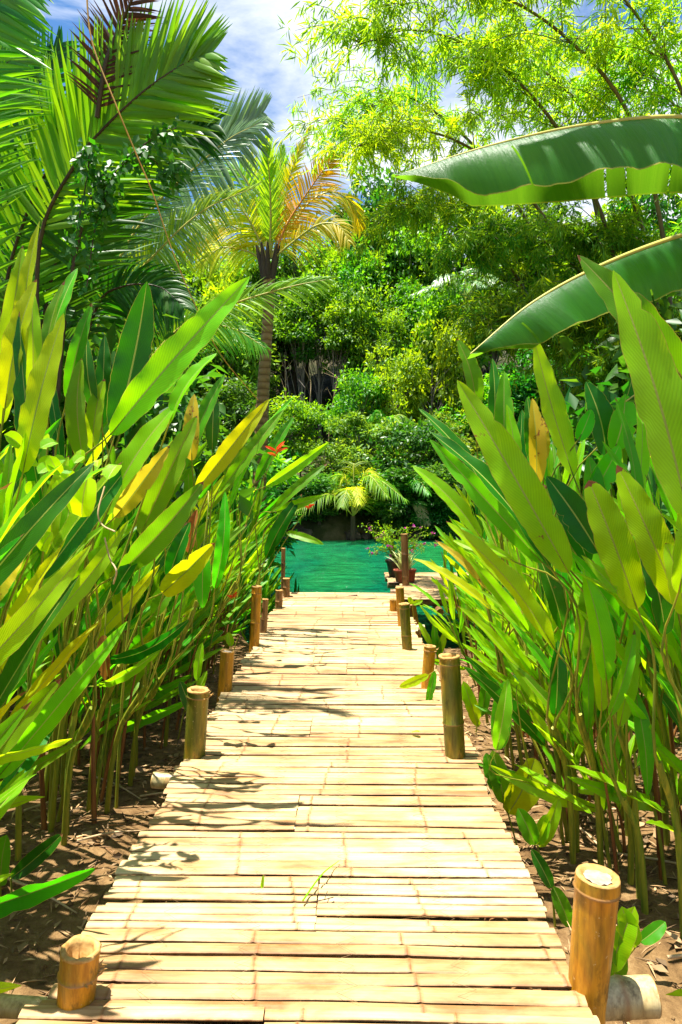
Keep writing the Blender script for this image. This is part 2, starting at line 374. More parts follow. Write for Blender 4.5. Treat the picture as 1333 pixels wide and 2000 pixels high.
def deck_mat():
    m, t, n, l = nodes('split_bamboo')
    ob = coords(t); tint = attr(t, 'tint'); mk = attr(t, 'mark')
    grain = noise(t, mapping(t, ob, (2.2, 90, 30)), 1.0, 5, 0.6)
    blot = noise(t, mapping(t, ob, (2.2, 7, 5)), 1.3, 5, 0.65, 0.3)
    big = noise(t, mapping(t, ob, (0.7, 1.1, 1)), 1.0, 3, 0.5)
    base = ramp(t, math_(t, 'ADD', math_(t, 'MULTIPLY', tint, 0.6), math_(t, 'MULTIPLY', blot, 0.4)),
                [(0.10, (0.35, 0.22, 0.09)), (0.38, (0.50, 0.36, 0.165)), (0.62, (0.58, 0.455, 0.23)), (0.9, (0.63, 0.53, 0.32))])
    base = mixc(t, 0.55, base, ramp(t, grain, [(0.25, (0.66, 0.52, 0.36)), (0.55, (1, 1, 1))]), 'MULTIPLY')
    base = mixc(t, 0.85, base, ramp(t, blot, [(0.32, (0.56, 0.38, 0.24)), (0.58, (1, 1, 1))]), 'MULTIPLY')
    base = mixc(t, 0.8, base, ramp(t, big, [(0.38, (0.70, 0.56, 0.48)), (0.62, (1, 1, 1))]), 'MULTIPLY')
    nz2 = noise(t, mapping(t, ob, (30, 30, 5)), 1.0, 3, 0.6)
    mm = math_(t, 'MULTIPLY', mk, ramp(t, nz2, [(0.30, (0.25,) * 3), (0.6, (1,) * 3)]))
    base = mixc(t, mm, base, (0.16, 0.065, 0.02))
    h = math_(t, 'ADD', math_(t, 'MULTIPLY', grain, 0.6), math_(t, 'MULTIPLY', blot, 0.5))
    b = pbsdf(t, base, 0.55, 0.3, bump(t, h, 0.35, 0.003)); out(t, b.outputs[0]); return m
M['deck'] = deck_mat()

def post_mat(name, c1, c2, c3):
    m, t, n, l = nodes(name)
    ob = coords(t); mk = attr(t, 'mark')
    z1 = noise(t, mapping(t, ob, (5, 5, 2.0)), 1.6, 4, 0.55, 0.4); z2 = noise(t, mapping(t, ob, (60, 60, 7)), 1.0, 6, 0.65)
    z3 = noise(t, ob, 60, 4, 0.6)
    c = ramp(t, z1, [(0.32, c1), (0.5, c2), (0.68, c3)])
    c = mixc(t, 0.8, c, ramp(t, z2, [(0.3, (0.45, 0.36, 0.25)), (0.6, (1.1, 1.1, 1.1))]), 'MULTIPLY')
    c = mixc(t, ramp(t, noise(t, mapping(t, ob, (9, 9, 4)), 1.5, 5, .7), [(0.56, (0, 0, 0)), (0.66, (.75, .75, .75))]), c, tuple(x * .35 for x in c1))
    c = mixc(t, ramp(t, z3, [(0.66, (0, 0, 0)), (0.72, (0.7, 0.7, 0.7))]), c, (0.55, 0.40, 0.18))
    c = mixc(t, mk, c, (0.30, 0.15, 0.05))
    b = pbsdf(t, c, 0.42, 0.45, bump(t, math_(t, 'ADD', z2, math_(t, 'MULTIPLY', z3, 0.4)), 0.35, 0.004)); out(t, b.outputs[0]); return m
M['post'] = post_mat('bamboo_golden', (0.19, 0.12, 0.006), (0.50, 0.22, 0.008), (0.62, 0.30, 0.02))
M['post_olive'] = post_mat('bamboo_olive', (0.06, 0.085, 0.005), (0.17, 0.15, 0.010), (0.40, 0.20, 0.015))
M['post_brown'] = post_mat('bamboo_brown', (0.10, 0.06, 0.03), (0.26, 0.13, 0.05), (0.36, 0.20, 0.08))
M['pole'] = post_mat('bamboo_straw', (0.34, 0.24, 0.08), (0.44, 0.34, 0.15), (0.50, 0.42, 0.22))
M['cut'] = plain_mat('cut_bamboo', (0.28, 0.14, 0.03), (0.52, 0.33, 0.12), 40, 0.8, 0.5, 0.2, (1, 1, 1), 0.004)
M['pith'] = plain_mat('bamboo_pith', (0.20, 0.15, 0.10), (0.34, 0.30, 0.25), 30, 0.8, 0.3)

def ground_mat():
    m, t, n, l = nodes('soil')
    ob = coords(t); geo = n('ShaderNodeNewGeometry'); sp = n('ShaderNodeSeparateXYZ'); l(ob, sp.inputs[0])
    a = noise(t, ob, 1.3, 6, 0.6); b_ = noise(t, ob, 14, 8, 0.7); c_ = noise(t, ob, 70, 4, 0.6)
    c = ramp(t, b_, [(0.25, (0.09, 0.048, 0.018)), (0.5, (0.24, 0.145, 0.062)), (0.75, (0.40, 0.27, 0.13))])
    c = mixc(t, 0.5, c, ramp(t, a, [(0.3, (0.32, 0.25, 0.18)), (0.7, (0.72, 0.68, 0.55))]), 'MULTIPLY')
    far = math_(t, 'GREATER_THAN', sp.outputs[1], 24.0)
    fc = ramp(t, noise(t, ob, 0.8, 6, 0.65), [(0.3, (0.012, 0.010, 0.006)), (0.5, (0.03, 0.035, 0.010)), (0.7, (0.11, 0.085, 0.05))])  # shade on the far bank put into the soil as near black
    c = mixc(t, far, c, fc)
    h = math_(t, 'ADD', b_, math_(t, 'MULTIPLY', c_, 0.5))
    bb = pbsdf(t, c, 0.95, 0.15, bump(t, h, 0.9, 0.03)); out(t, bb.outputs[0]); return m
M['ground'] = ground_mat()

def water_mat():
    m, t, n, l = nodes('river_water')
    ob = coords(t)
    w1 = noise(t, mapping(t, ob, (1.6, 2.6, 1)), 1.0, 6, 0.72, 0.8); w2 = noise(t, mapping(t, ob, (7, 14, 1)), 1.0, 3, 0.6)
    big = noise(t, mapping(t, ob, (0.5, 0.12, 1)), 1.0, 3, 0.5)
    c = ramp(t, big, [(0.35, (0.0, 0.20, 0.095)), (0.65, (0.016, 0.30, 0.072))])
    c = mixc(t, 0.85, c, ramp(t, w1, [(0.35, (0.2, 0.38, 0.38)), (0.65, (1.7, 1.45, 1.35))]), 'MULTIPLY')  # light and dark of the ripples painted into the water colour
    b = pbsdf(t, c, 0.10, 0.22, bump(t, math_(t, 'ADD', w1, math_(t, 'MULTIPLY', w2, 0.5)), 1.0, 0.45))
    out(t, b.outputs[0]); return m
M['water'] = water_mat()

# ------------------------------------------------------------------ ground, river
WATER_Z = -0.72
def sm(a, b, x): x = np.clip((x - a) / (b - a), 0, 1); return x * x * (3 - 2 * x)
def fbm(x, y, s, seed=0):
    return (np.sin(x * s * 1.0 + seed) * np.cos(y * s * 1.3 + seed * 2.1) + 0.5 * np.sin(x * s * 2.3 + y * s * 1.7 + seed * 3) + 0.25 * np.sin(x * s * 5.1 - y * s * 4.3 + seed)) / 1.75
def shore(x):
    left = 14.5 + 1.0 * np.sin(x * 0.5); mid = 8.0; right = 7.9; far_right = 15.0
    s = np.where(x < 0, left + (mid - left) * sm(-2.6, -1.1, x), mid + (right - mid) * sm(0.5, 1, x) + (far_right - right) * sm(3.4, 5.2, x))
    return s
def gz(x, y):
    x = np.asarray(x, float); y = np.asarray(y, float)
    near = -0.33 + 0.05 * fbm(x, y, 1.7, 1) + 0.018 * fbm(x, y, 7, 2)
    near = near - 0.10 * sm(2.0, 8.0, y)
    e = shore(x); bed = -2.0
    z = near + (bed - near) * sm(0, 1.6, y - e)
    bank = 26.9 + 0.35 * np.sin(x * 0.7) + 0.2 * np.sin(x * 2.1)
    hill = -0.2 + 0.9 * sm(0, 1.6, y - bank) + 11.5 * sm(1.0, 25, y - bank) * (1 + 0.12 * fbm(x, y, 0.16, 4)) + 0.35 * fbm(x, y, 0.7, 5) * sm(0.5, 3, y - bank)
    z = np.where(y > bank - 1.5, np.maximum(bed + (hill - bed) * sm(-1.3, 0.5, y - bank), bed), z)
    return z
def axis(breaks):
    return np.unique(np.concatenate([np.arange(a, b, s) for a, b, s in breaks]))
xs = axis([(-400, -60, 30), (-60, -12, 3), (-12, -4, 0.5), (-4, 4, 0.08), (4, 12, 0.5), (12, 60, 3), (60, 401, 30)])
ys = axis([(-300, -10, 30), (-10, 0, 1), (0, 10, 0.08), (10, 26, 0.5), (26, 60, 0.7), (60, 100, 8), (100, 501, 40)])
X, Y = np.meshgrid(xs, ys); Z = gz(X, Y)
nx, ny = len(xs), len(ys)
i, j = np.meshgrid(np.arange(ny - 1), np.arange(nx - 1), indexing='ij')
gm = MB(); gm.add(np.stack([X, Y, Z], -1).reshape(-1, 3), np.stack([i * nx + j, i * nx + j + 1, (i + 1) * nx + j + 1, (i + 1) * nx + j], -1).reshape(-1, 4))
struct('ground', gm, M['ground'])
wm = MB(); wm.add([(-150, 6.5, WATER_Z), (150, 6.5, WATER_Z), (150, 29.5, WATER_Z), (-150, 29.5, WATER_Z)], [[0, 1, 2, 3]])
struct('water', wm, M['water'])

# ------------------------------------------------------------------ boardwalk
DX0, DX1, DY1 = -0.91, 0.685, 9.1
def strips(mb, x0, x1, y0, y1, sheet_w=(0.29, 0.38), jit=0.05, skew=0.0, zc=0.0, ends=0.03, seed=1):
    rs = np.random.default_rng(seed); y = y0; us = np.array([-1, -0.80, 0, 0.80, 1.0])
    while y < y1:
        sw = rs.uniform(*sheet_w); k = int(rs.integers(6, 9)); wdt = sw / k
        nodes_x = []; nx_ = x0 + rs.uniform(-0.1, 0.5)
        while nx_ < x1: nodes_x.append(nx_ + rs.normal(0, 0.01)); nx_ += rs.uniform(0.42, 0.60)
        sheet_t = rs.uniform(0.25, 0.75); sk = rs.normal(0, 0.008) + skew; sx0 = x0 + rs.normal(0, ends); sx1 = x1 + rs.normal(0, ends)
        nslope = rs.normal(0, 0.08); raise_ = rs.uniform(0, 0.003)
        y_sheet = y
        segs = [(sx0, sx1, k)]
        if rs.random() < .42:
            xj = x0 + (x1 - x0) * rs.uniform(.25, .75); segs = [(sx0, xj - .0015, k), (xj + .0015, sx1, int(rs.integers(6, 9)))]
        for sx0, sx1, k in segs:
          y = y_sheet; wdt = sw / k; sheet_t = np.clip(sheet_t + rs.normal(0, .08), .2, .8); ws = rs.uniform(.85, 1.15, k); ws *= sw / ws.sum()
          for q in range(k):
              w_ = ws[q]; gap = rs.uniform(0.0025, 0.006) if q < k - 1 else rs.uniform(0.003, 0.0055)
              a0 = sx0 + rs.normal(0, .006 if abs(sx0 - x0) < .1 else .0012); a1 = sx1 + rs.normal(0, .006 if abs(sx1 - x1) < .1 else .0012)
              nn = [n_ + nslope * (q * wdt) + rs.normal(0, 0.004) for n_ in nodes_x]
              xs_ = list(np.linspace(a0, a1, 15)); mk = [0.0] * 15
              for n_ in nn:
                  if a0 + .02 < n_ < a1 - .02:
                      for dx, m_ in ((-0.012, 0), (-0.005, 0.6), (0, 1.0), (0.004, 0.5), (0.012, 0)): xs_.append(n_ + dx); mk.append(m_)
              o_ = np.argsort(xs_); xs_ = np.array(xs_)[o_]; mk = np.array(mk)[o_]; m = len(xs_)
              wob = 0.0030 * np.sin(xs_ * rs.uniform(2, 5) + rs.uniform(0, 6)) + 0.0015 * np.sin(xs_ * rs.uniform(8, 14) + rs.uniform(0, 6))
              yc = y + w_ / 2 + sk * (xs_ - (x0 + x1) / 2) + wob
              zz = zc + raise_ + rs.normal(0, 0.0022) + 0.003 * np.sin(xs_ * rs.uniform(1, 3) + rs.uniform(0, 6)) + 0.0025 * mk
              tilt = rs.normal(0, 0.03)
              hw = (w_ - gap) / 2 * (1 - 0.05 * np.abs(np.sin(xs_ * 5 + rs.uniform(0, 6))) * rs.uniform(0, 1))
              th = 0.011
              v = []
              for u in us:
                  v.append(np.stack([xs_, yc + u * hw, zz - 0.006 * u * u + tilt * u * hw - (0.0015 if abs(u) == 1 else 0)], 1))
              v.append(np.stack([xs_, yc + hw, zz - th], 1)); v.append(np.stack([xs_, yc - hw, zz - th], 1))
              vv = np.stack(v, 1); c = 7
              ii, jj = np.meshgrid(np.arange(m - 1), np.arange(c), indexing='ij')
              f = np.stack([ii * c + jj, (ii + 1) * c + jj, (ii + 1) * c + (jj + 1) % c, ii * c + (jj + 1) % c], -1).reshape(-1, 4)
              tn = np.clip(sheet_t + rs.normal(0, 0.13), 0, 1)
              mq = np.repeat(mk[:, None], c, 1) * 1.0; mq[:, [0, 4, 5, 6]] = np.maximum(mq[:, [0, 4, 5, 6]], rs.uniform(.7, 1.0))
              mb.add(vv.reshape(-1, 3), f, 0, None, tn, mq.ravel())
              mb.add(np.vstack([vv[0], vv[-1]]), [[0, 1, 2, 3, 4, 5, 6][::-1], [7, 8, 9, 10, 11, 12, 13]], 0, None, tn, 0.25)
              y += w_
    return y
bw = thing('boardwalk', 'long straw coloured split bamboo walkway running to the green river', 'boardwalk')
mb = MB(); strips(mb, DX0, DX1, 1.30, 1.87, seed=3, ends=0.02)
strips(mb, DX0, DX1, 1.87, DY1, seed=5, ends=0.014)
P('slat_surface', mb, M['deck'], bw, smooth=False)
for k_, yy in enumerate(np.linspace(1.5, 9.0, 11)):
    mb = MB(); yy += random.uniform(-.08, .08)
    tube(mb, [(DX0 + 0.02, yy, -0.075), (DX1 - 0.02, yy + random.uniform(-.03, .03), -0.075)], 0.05, 10, n=4); P('crossbeam', mb, M['pole'], bw)
for xx in (-0.78, -0.12, 0.56):
    mb = MB(); tube(mb, [(xx, 1.2, -0.17), (xx, 9.0, -0.17)], 0.045, 8, n=4); P('stringer', mb, M['post_brown'], bw)
for xx, yy in ((-0.78, 8.3), (0.5, 8.3), (-0.1, 8.7), (-0.78, 5), (0.5, 5)):
    mb = MB(); tube(mb, [(xx, yy, -1.9), (xx, yy, -0.2)], 0.05, 8, n=4); P('support_pile', mb, M['post_brown'], bw)
# zigzag lashing thread woven across the strips
rz_ = np.random.default_rng(4)
for cx in (-0.62, -0.34, -0.02, 0.33):
    y = 1.9; pts = []; sg = 1
    while y < 6.5:
        pts.append(V(cx + 0.02 * math.sin(y * 1.3) + sg * 0.032 * rz_.uniform(.6, 1.1), y, 0.0100 + rz_.normal(0, .0008))); sg = -sg; y += 0.034 * rz_.uniform(.7, 1.3)
    mb = MB(); tube(mb, pts, 0.0006, 3, cap=False); P('lashing_thread', mb, M['straw'], bw)

# platform beside the walkway end
pf = thing('bamboo_platform', 'weathered bamboo side platform standing over the river beyond the walkway posts', 'platform', (1.9, 10, 0))
mb = MB(); strips(mb, 0.66, 3.4, 8.86, 9.6, seed=9, zc=0.0, sheet_w=(0.3, 0.5), ends=.03); strips(mb, 0.70, 3.4, 9.6, 10.4, seed=19, zc=0.0, sheet_w=(0.3, 0.5), ends=.03)
strips(mb, 0.56, 3.4, 10.4, 11.4, seed=12, zc=0.0, sheet_w=(0.3, 0.5)); P('slat_surface', mb, M['deck'], pf, smooth=False)
for yy in (9.0, 9.75, 10.5, 11.2):
    mb = MB(); tube(mb, [(0.58, yy, -0.07), (3.4, yy, -0.07)], 0.055, 10, n=3); P('crossbeam', mb, M['post_brown'], pf)
for xx in (0.8, 1.32, 2.4):
    mb = MB(); tube(mb, [(xx, 8.80, -0.16), (xx, 11.3, -0.16)], 0.055, 10, n=3); P('stringer', mb, M['post_brown'], pf)
for xx, yy in ((0.8, 9.1), (0.8, 11.1), (1.9, 9.1), (3.0, 9.1), (1.9, 11.1)):
    mb = MB(); tube(mb, [(xx, yy, -1.9), (xx, yy, -0.2)], 0.05, 8, n=3); P('support_pile', mb, M['post_brown'], pf)

# ------------------------------------------------------------------ posts
def post(base, top, r, nodes_z, label, m='post', solid=False, name='bamboo_post', below=-0.6, rim=True, flare=1.0, cat='post', husk=0):
    base = V(*base); top = V(*top); ax = top - base
    t = thing(name, label, cat, tuple(base))
    zs = sorted(set([0, 1.0] + [z for n_ in nodes_z for z in (n_ - .02, n_ - .007, n_, n_ + .008, n_ + .02)] + list(np.linspace(0, 1, 9))))
    zs = np.array([z for z in zs if 0 <= z <= 1.0]); Lh = np.linalg.norm(ax)
    rad = []; mk = []; r *= 1.0
    for z in zs:
        d = min([abs(z - n_) * Lh for n_ in nodes_z] + [9]); rad.append(r * (1 + (0.09 if d < .004 * Lh + .001 else 0.03 if d < .009 else 0)) * (1 + (flare - 1) * z)); mk.append(0.85 if d < .003 else 0.0)
    zs = np.concatenate([[below / max(Lh, .01)], zs]); rad = [r] + rad; mk = [0] + mk
    pts = base + np.outer(zs, ax)
    mb = MB(); tube(mb, pts, np.array(rad), 22, cap=False, q=np.array(mk)); P('culm', mb, M[m], t)
    # rim, hollow and inner wall (or a filled node)
    mb = MB(); th = np.linspace(0, 6.283, 22, endpoint=False); a = nrm(np.cross(ax, V(0, 1, 0.1))); b = nrm(np.cross(a, ax)); rr = rad[-1]
    u = ax / Lh; rs = np.random.default_rng(int(abs(base[1]) * 999))
    ring = lambda rad_, dz, wob=0: top + np.array([(a * math.cos(x) + b * math.sin(x)) * rad_ * (1 + rs.normal(0, wob)) + u * (dz + rs.normal(0, wob * .03)) for x in th])
    if solid: rings = [ring(rr, 0), ring(rr * .97, .006, .01), ring(rr * 0.80, 0.002, .01), ring(rr * .70, -0.006), ring(0.001, -0.008)]
    else: rings = [ring(rr * 1.0, 0), ring(rr * 1.06, 0.004, .03), ring(rr * 1.0, .012, .05), ring(rr * .80, .012, .05), ring(rr * .68, .0, .05), ring(rr * .62, -.05), ring(0.001, -.055)]
    k = len(rings); ii, jj = np.meshgrid(np.arange(k - 1), np.arange(22), indexing='ij')
    f = np.stack([ii * 22 + jj, ii * 22 + (jj + 1) % 22, (ii + 1) * 22 + (jj + 1) % 22, (ii + 1) * 22 + jj], -1).reshape(-1, 4)
    mb.add(np.vstack(rings), f); ct_ = P('cut_top', mb, M['cut'], t)
    if solid:
        mb = MB(); r2 = [ring(rr * .64, -.003, .06), ring(.001, -.002)]; ii, jj = np.meshgrid(np.arange(1), np.arange(22), indexing='ij')
        mb.add(np.vstack(r2), np.stack([jj, (jj + 1) % 22, 22 + (jj + 1) % 22, 22 + jj], -1).reshape(-1, 4)); part('pale_pith', mb, M['pith'], ct_, ORG[t.name])
    for h in range(husk):
        mb = MB(); rs2 = np.random.default_rng(h + 3); zz = nodes_z[-1] * Lh
        for q in range(7):
            an = rs2.uniform(2.4, 4.2); p0 = base + u * zz + (a * math.cos(an) + b * math.sin(an)) * r * 1.0
            d = (a * math.cos(an) + b * math.sin(an)) * rs2.uniform(.012, .035) + u * rs2.uniform(-.02, .03)
            tube(mb, [p0, p0 + d * .6, p0 + d + V(0, 0, rs2.uniform(-.01, .01))], [0.005, .003, .001], 4)
        P('husk_fibres', mb, M['cut'], t)
    return t
def px_post(bx, by, tx, ty, r, nz_, label, m='post', d=None, **k):
    dd = d or FPX * 1.5 / (by - 944); b = at(bx, by, dd); tp = at(tx, ty, dd)
    return post(tuple(b), tuple(tp), r, nz_, label, m, **k)
px_post(146, 1985, 158, 1858, 0.052, [0.66], 'nearest post by the left edge, hollow golden bamboo with a thick round rim', 'post', flare=1.06, husk=1)
px_post(380, 1484, 388, 1350, 0.058, [0.93], 'fat olive green bamboo post with frayed rim, second on the left edge', 'post_olive', husk=1)
px_post(439, 1354, 445, 1272, 0.050, [], 'short orange brown bamboo post with a closed pale top, third on the left edge', 'post', solid=True)
px_post(497, 1265, 502, 1147, 0.046, [0.42, 0.9], 'tall slender golden bamboo post, fourth on the left edge, jointed near its middle', 'post')
px_post(514, 1246, 519, 1172, 0.036, [0.5], 'thin dark bamboo post leaning behind the fourth left post', 'post_brown', d=6.8, flare=.8)
px_post(545, 1188, 546, 1154, 0.044, [0.4], 'small low brown bamboo post near the far left corner of the walkway', 'post_brown')
px_post(560, 1163, 560, 1131, 0.045, [0.5], 'dark stubby bamboo post at the far left corner over the water', 'post_brown', d=9.0)
px_post(553, 1163, 554, 1072, 0.028, [0.3, 0.7], 'thin reddish pole standing at the far left end against the river', 'post_brown', d=9.35, name='bamboo_pole', cat='pole')
px_post(1147, 1945, 1168, 1712, 0.057, [0.90], 'thick golden post at the near right corner with pale filled top', 'post', d=2.0, solid=True, flare=1.12)
px_post(890, 1482, 878, 1284, 0.056, [0.36, 0.94], 'tall olive bamboo post on the right edge with a hollow rim and split brown joint', 'post_olive', husk=0)
px_post(834, 1346, 840, 1264, 0.043, [0.93], 'short amber bamboo post standing just beyond the tall olive right post', 'post', husk=1)
px_post(796, 1270, 790, 1181, 0.046, [0.34, .93], 'greenish bamboo post with split top, third on the right edge', 'post_olive')
px_post(786, 1224, 781, 1149, 0.044, [0.5], 'golden bamboo post between the split topped post and the platform', 'post')
px_post(770, 1192, 770, 1172, 0.052, [], 'low orange stump of bamboo at the far right corner of the walkway', 'post', d=8.0)
px_post(811, 1206, 807, 1182, 0.036, [], 'orange stub of leaning bamboo below the platform edge', 'post', d=8.3)
px_post(793, 1144, 790, 1044, 0.052, [0.18, 0.62], 'upright brown bamboo pole beside the flower pots on the platform', 'post_brown', name='bamboo_pole', cat='pole')

def pole(p, q, r, label, m='pole', cat='pole'):
    t = thing('bamboo_crosspole', label, cat, tuple(p)); mb = MB(); p = V(*p); q = V(*q); Lh = np.linalg.norm(q - p)
    s = np.linspace(0, 1, 21); rad = np.full(21, r); rad[[5, 14]] *= 1.07
    tube(mb, p + np.outer(s, q - p), rad, 18, cap=False, q=(np.isin(np.arange(21), [5, 14]) * .7).astype(float)); P('culm', mb, M[m], t)
    for e, d in ((p, p - q), (q, q - p)):
        d = d / Lh; a = nrm(np.cross(d, V(0, 0, 1))); b = np.cross(a, d); th = np.linspace(0, 6.283, 18, endpoint=False); mb = MB()
        ring = lambda rr, dz: e + np.array([(a * math.cos(x) + b * math.sin(x)) * rr + d * dz for x in th])
        rings = [ring(r, 0), ring(r * .97, .003), ring(r * .8, .003), ring(r * .76, -.02), ring(.001, -.03)]
        ii, jj = np.meshgrid(np.arange(4), np.arange(18), indexing='ij')
        mb.add(np.vstack(rings), np.stack([ii * 18 + jj, ii * 18 + (jj + 1) % 18, (ii + 1) * 18 + (jj + 1) % 18, (ii + 1) * 18 + jj], -1).reshape(-1, 4)); P('cut_end', mb, M['cut'], t)
    return t
pole((0.60, 2.02, -0.075), (0.92, 2.02, -0.055), 0.056, 'thick straw bamboo pole jutting out under the near right corner of the walkway')
pole((-1.6, 1.99, -0.052), (-0.83, 1.96, -0.07), 0.030, 'pale bamboo pole jutting out from under the near left corner of the walkway')
q_ = at(300, 1523, 3.5); pole((q_.x, q_.y, q_.z), (-0.7, 3.5, -0.07), 0.042, 'cut bamboo pole end poking out by the second left post')
q_ = at(532, 1205, 7.3); pole((q_.x - .05, q_.y, -.09), (-0.7, 7.3, -0.09), 0.036, 'cut bamboo pole end poking out beyond the fourth left post')
pole((0.58, 7.2, -0.05), (0.79, 7.2, -0.05), 0.050, 'upper cut bamboo pole end beside the greenish split post')
pole((0.54, 6.55, -0.07), (0.70, 6.55, -0.07), 0.048, 'lower cut bamboo pole end beside the greenish split post')
pole((1.16, 8.72, -0.155), (1.16, 9.3, -0.155), 0.05, 'round dark bamboo pole end facing out beneath the platform', 'post_brown')

# ------------------------------------------------------------------ heliconia
def stem_path(r, J, lean=0.0):
    r = V(*r); J = V(*J); m = (r + J) / 2; m[2] += 0.08; m[0] += lean - (J[0] - r[0]) * 0.18; m[1] -= (J[1] - r[1]) * 0.18
    return [r - V(0, 0, .08), r, m, J]
HC = [0]
def hero(root, leaves, label, jf=0.55, sr=0.015, stem='stem', name='heliconia_plant'):
    """root (x, y); leaves: (base px, py, tip px, py, width px, depth base, depth tip, material, kwargs)"""
    rx, ry = root; rz = float(gz(rx, ry)); t = thing(name, label, 'plant', (rx, ry, rz), 'heliconia shoots')
    bs = [np.array(at(l[0], l[1], l[5])) for l in leaves]
    c = np.mean(bs, 0); J = V(rx, ry, rz) + (c - V(rx, ry, rz)) * jf
    sp = catmull(stem_path((rx, ry, rz), J), 12); mb = MB(); tube(mb, sp, [sr * 1.2, sr, sr * .8], 8); P('stem', mb, M[stem], t)
    Td = nrm(sp[-1] - sp[-3])
    for l, B in zip(leaves, bs):
        T = np.array(at(l[2], l[3], l[6])); W = l[4] / FPX * (l[5] + l[6]) / 2; kw = dict(l[8]) if len(l) > 8 else {}
        mb = MB(); HC[0] += 1
        p = blade(mb, B, T, W * .84, seed=HC[0], n=34, **kw)
        i0 = max(0, len(sp) - 4); s0 = sp[i0]; dd = np.linalg.norm(B - s0)
        pet = catmull([s0, s0 + Td * dd * .35, B - nrm(p[1] - p[0]) * dd * .25, B, p[4]], 14)
        tube(mb, pet, [sr * .55, sr * .42, sr * .35, sr * .22, 0.0015], 6, mat=1)
        P2('leaf', 'petiole', mb, [M[l[7]], M['stem']], t)
    return t
b_, g_, d_, y_, x_ = 'leaf_bright', 'leaf', 'leaf_dark', 'leaf_yellow', 'leaf_dry'
K = lambda **k: k
# left bed, the large leaves one can single out
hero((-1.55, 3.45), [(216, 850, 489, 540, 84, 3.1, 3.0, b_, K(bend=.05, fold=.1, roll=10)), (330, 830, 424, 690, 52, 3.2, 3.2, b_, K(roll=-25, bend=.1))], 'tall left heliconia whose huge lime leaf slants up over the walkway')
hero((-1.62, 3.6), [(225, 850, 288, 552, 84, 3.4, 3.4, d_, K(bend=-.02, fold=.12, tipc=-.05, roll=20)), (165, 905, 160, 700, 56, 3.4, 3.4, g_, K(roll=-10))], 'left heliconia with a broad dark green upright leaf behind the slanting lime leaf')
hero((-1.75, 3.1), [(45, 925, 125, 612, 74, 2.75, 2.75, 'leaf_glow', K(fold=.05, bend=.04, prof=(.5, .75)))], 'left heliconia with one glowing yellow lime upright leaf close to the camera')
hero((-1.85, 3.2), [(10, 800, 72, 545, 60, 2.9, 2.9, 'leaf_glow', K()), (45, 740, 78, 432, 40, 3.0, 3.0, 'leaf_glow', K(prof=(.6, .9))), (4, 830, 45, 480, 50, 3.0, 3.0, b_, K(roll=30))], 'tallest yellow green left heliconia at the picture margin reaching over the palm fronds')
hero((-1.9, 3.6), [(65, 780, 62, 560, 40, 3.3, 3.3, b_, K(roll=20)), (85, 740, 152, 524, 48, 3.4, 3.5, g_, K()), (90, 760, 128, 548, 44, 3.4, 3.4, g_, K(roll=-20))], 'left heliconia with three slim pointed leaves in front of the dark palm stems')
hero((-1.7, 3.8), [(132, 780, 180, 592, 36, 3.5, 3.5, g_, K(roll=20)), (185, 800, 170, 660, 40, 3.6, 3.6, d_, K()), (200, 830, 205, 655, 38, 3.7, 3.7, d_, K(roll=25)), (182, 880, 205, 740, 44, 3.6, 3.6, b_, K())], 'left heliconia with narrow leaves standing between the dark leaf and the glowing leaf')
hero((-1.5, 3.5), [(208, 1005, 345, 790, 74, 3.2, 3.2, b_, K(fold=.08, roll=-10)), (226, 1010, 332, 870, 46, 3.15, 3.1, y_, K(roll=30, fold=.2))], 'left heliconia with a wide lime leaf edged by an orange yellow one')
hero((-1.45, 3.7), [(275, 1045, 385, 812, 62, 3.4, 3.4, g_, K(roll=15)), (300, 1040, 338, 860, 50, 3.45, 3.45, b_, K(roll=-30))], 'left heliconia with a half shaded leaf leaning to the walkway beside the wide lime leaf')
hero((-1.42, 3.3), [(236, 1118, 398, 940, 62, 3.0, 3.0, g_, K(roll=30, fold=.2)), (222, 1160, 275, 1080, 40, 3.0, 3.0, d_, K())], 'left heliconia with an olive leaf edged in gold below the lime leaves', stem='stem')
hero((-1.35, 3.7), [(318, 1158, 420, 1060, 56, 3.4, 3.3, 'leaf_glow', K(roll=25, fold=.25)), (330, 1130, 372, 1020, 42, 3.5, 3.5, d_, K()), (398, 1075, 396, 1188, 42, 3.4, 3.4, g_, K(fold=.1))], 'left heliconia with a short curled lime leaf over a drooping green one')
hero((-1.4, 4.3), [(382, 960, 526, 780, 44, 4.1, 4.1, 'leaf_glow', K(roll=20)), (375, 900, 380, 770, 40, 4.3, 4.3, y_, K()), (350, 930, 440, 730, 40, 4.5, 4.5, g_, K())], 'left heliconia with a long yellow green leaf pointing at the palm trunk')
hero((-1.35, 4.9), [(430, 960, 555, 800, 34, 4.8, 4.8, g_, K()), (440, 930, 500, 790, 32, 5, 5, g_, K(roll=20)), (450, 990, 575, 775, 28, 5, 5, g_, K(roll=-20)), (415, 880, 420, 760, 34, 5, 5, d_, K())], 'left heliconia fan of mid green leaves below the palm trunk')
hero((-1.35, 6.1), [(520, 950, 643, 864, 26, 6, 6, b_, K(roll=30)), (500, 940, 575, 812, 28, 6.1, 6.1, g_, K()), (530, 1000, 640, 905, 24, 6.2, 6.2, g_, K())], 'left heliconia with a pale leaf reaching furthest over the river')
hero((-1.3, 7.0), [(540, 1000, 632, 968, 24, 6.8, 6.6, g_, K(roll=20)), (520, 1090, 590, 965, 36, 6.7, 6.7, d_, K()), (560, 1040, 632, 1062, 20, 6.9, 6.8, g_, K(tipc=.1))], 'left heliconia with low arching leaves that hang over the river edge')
hero((-1.5, 3.9), [(205, 1290, 372, 1208, 36, 3.5, 3.4, d_, K(roll=40)), (190, 1340, 315, 1268, 26, 3.5, 3.4, g_, K(roll=50))], 'low left heliconia with a dark leaf lying nearly level above the soil')
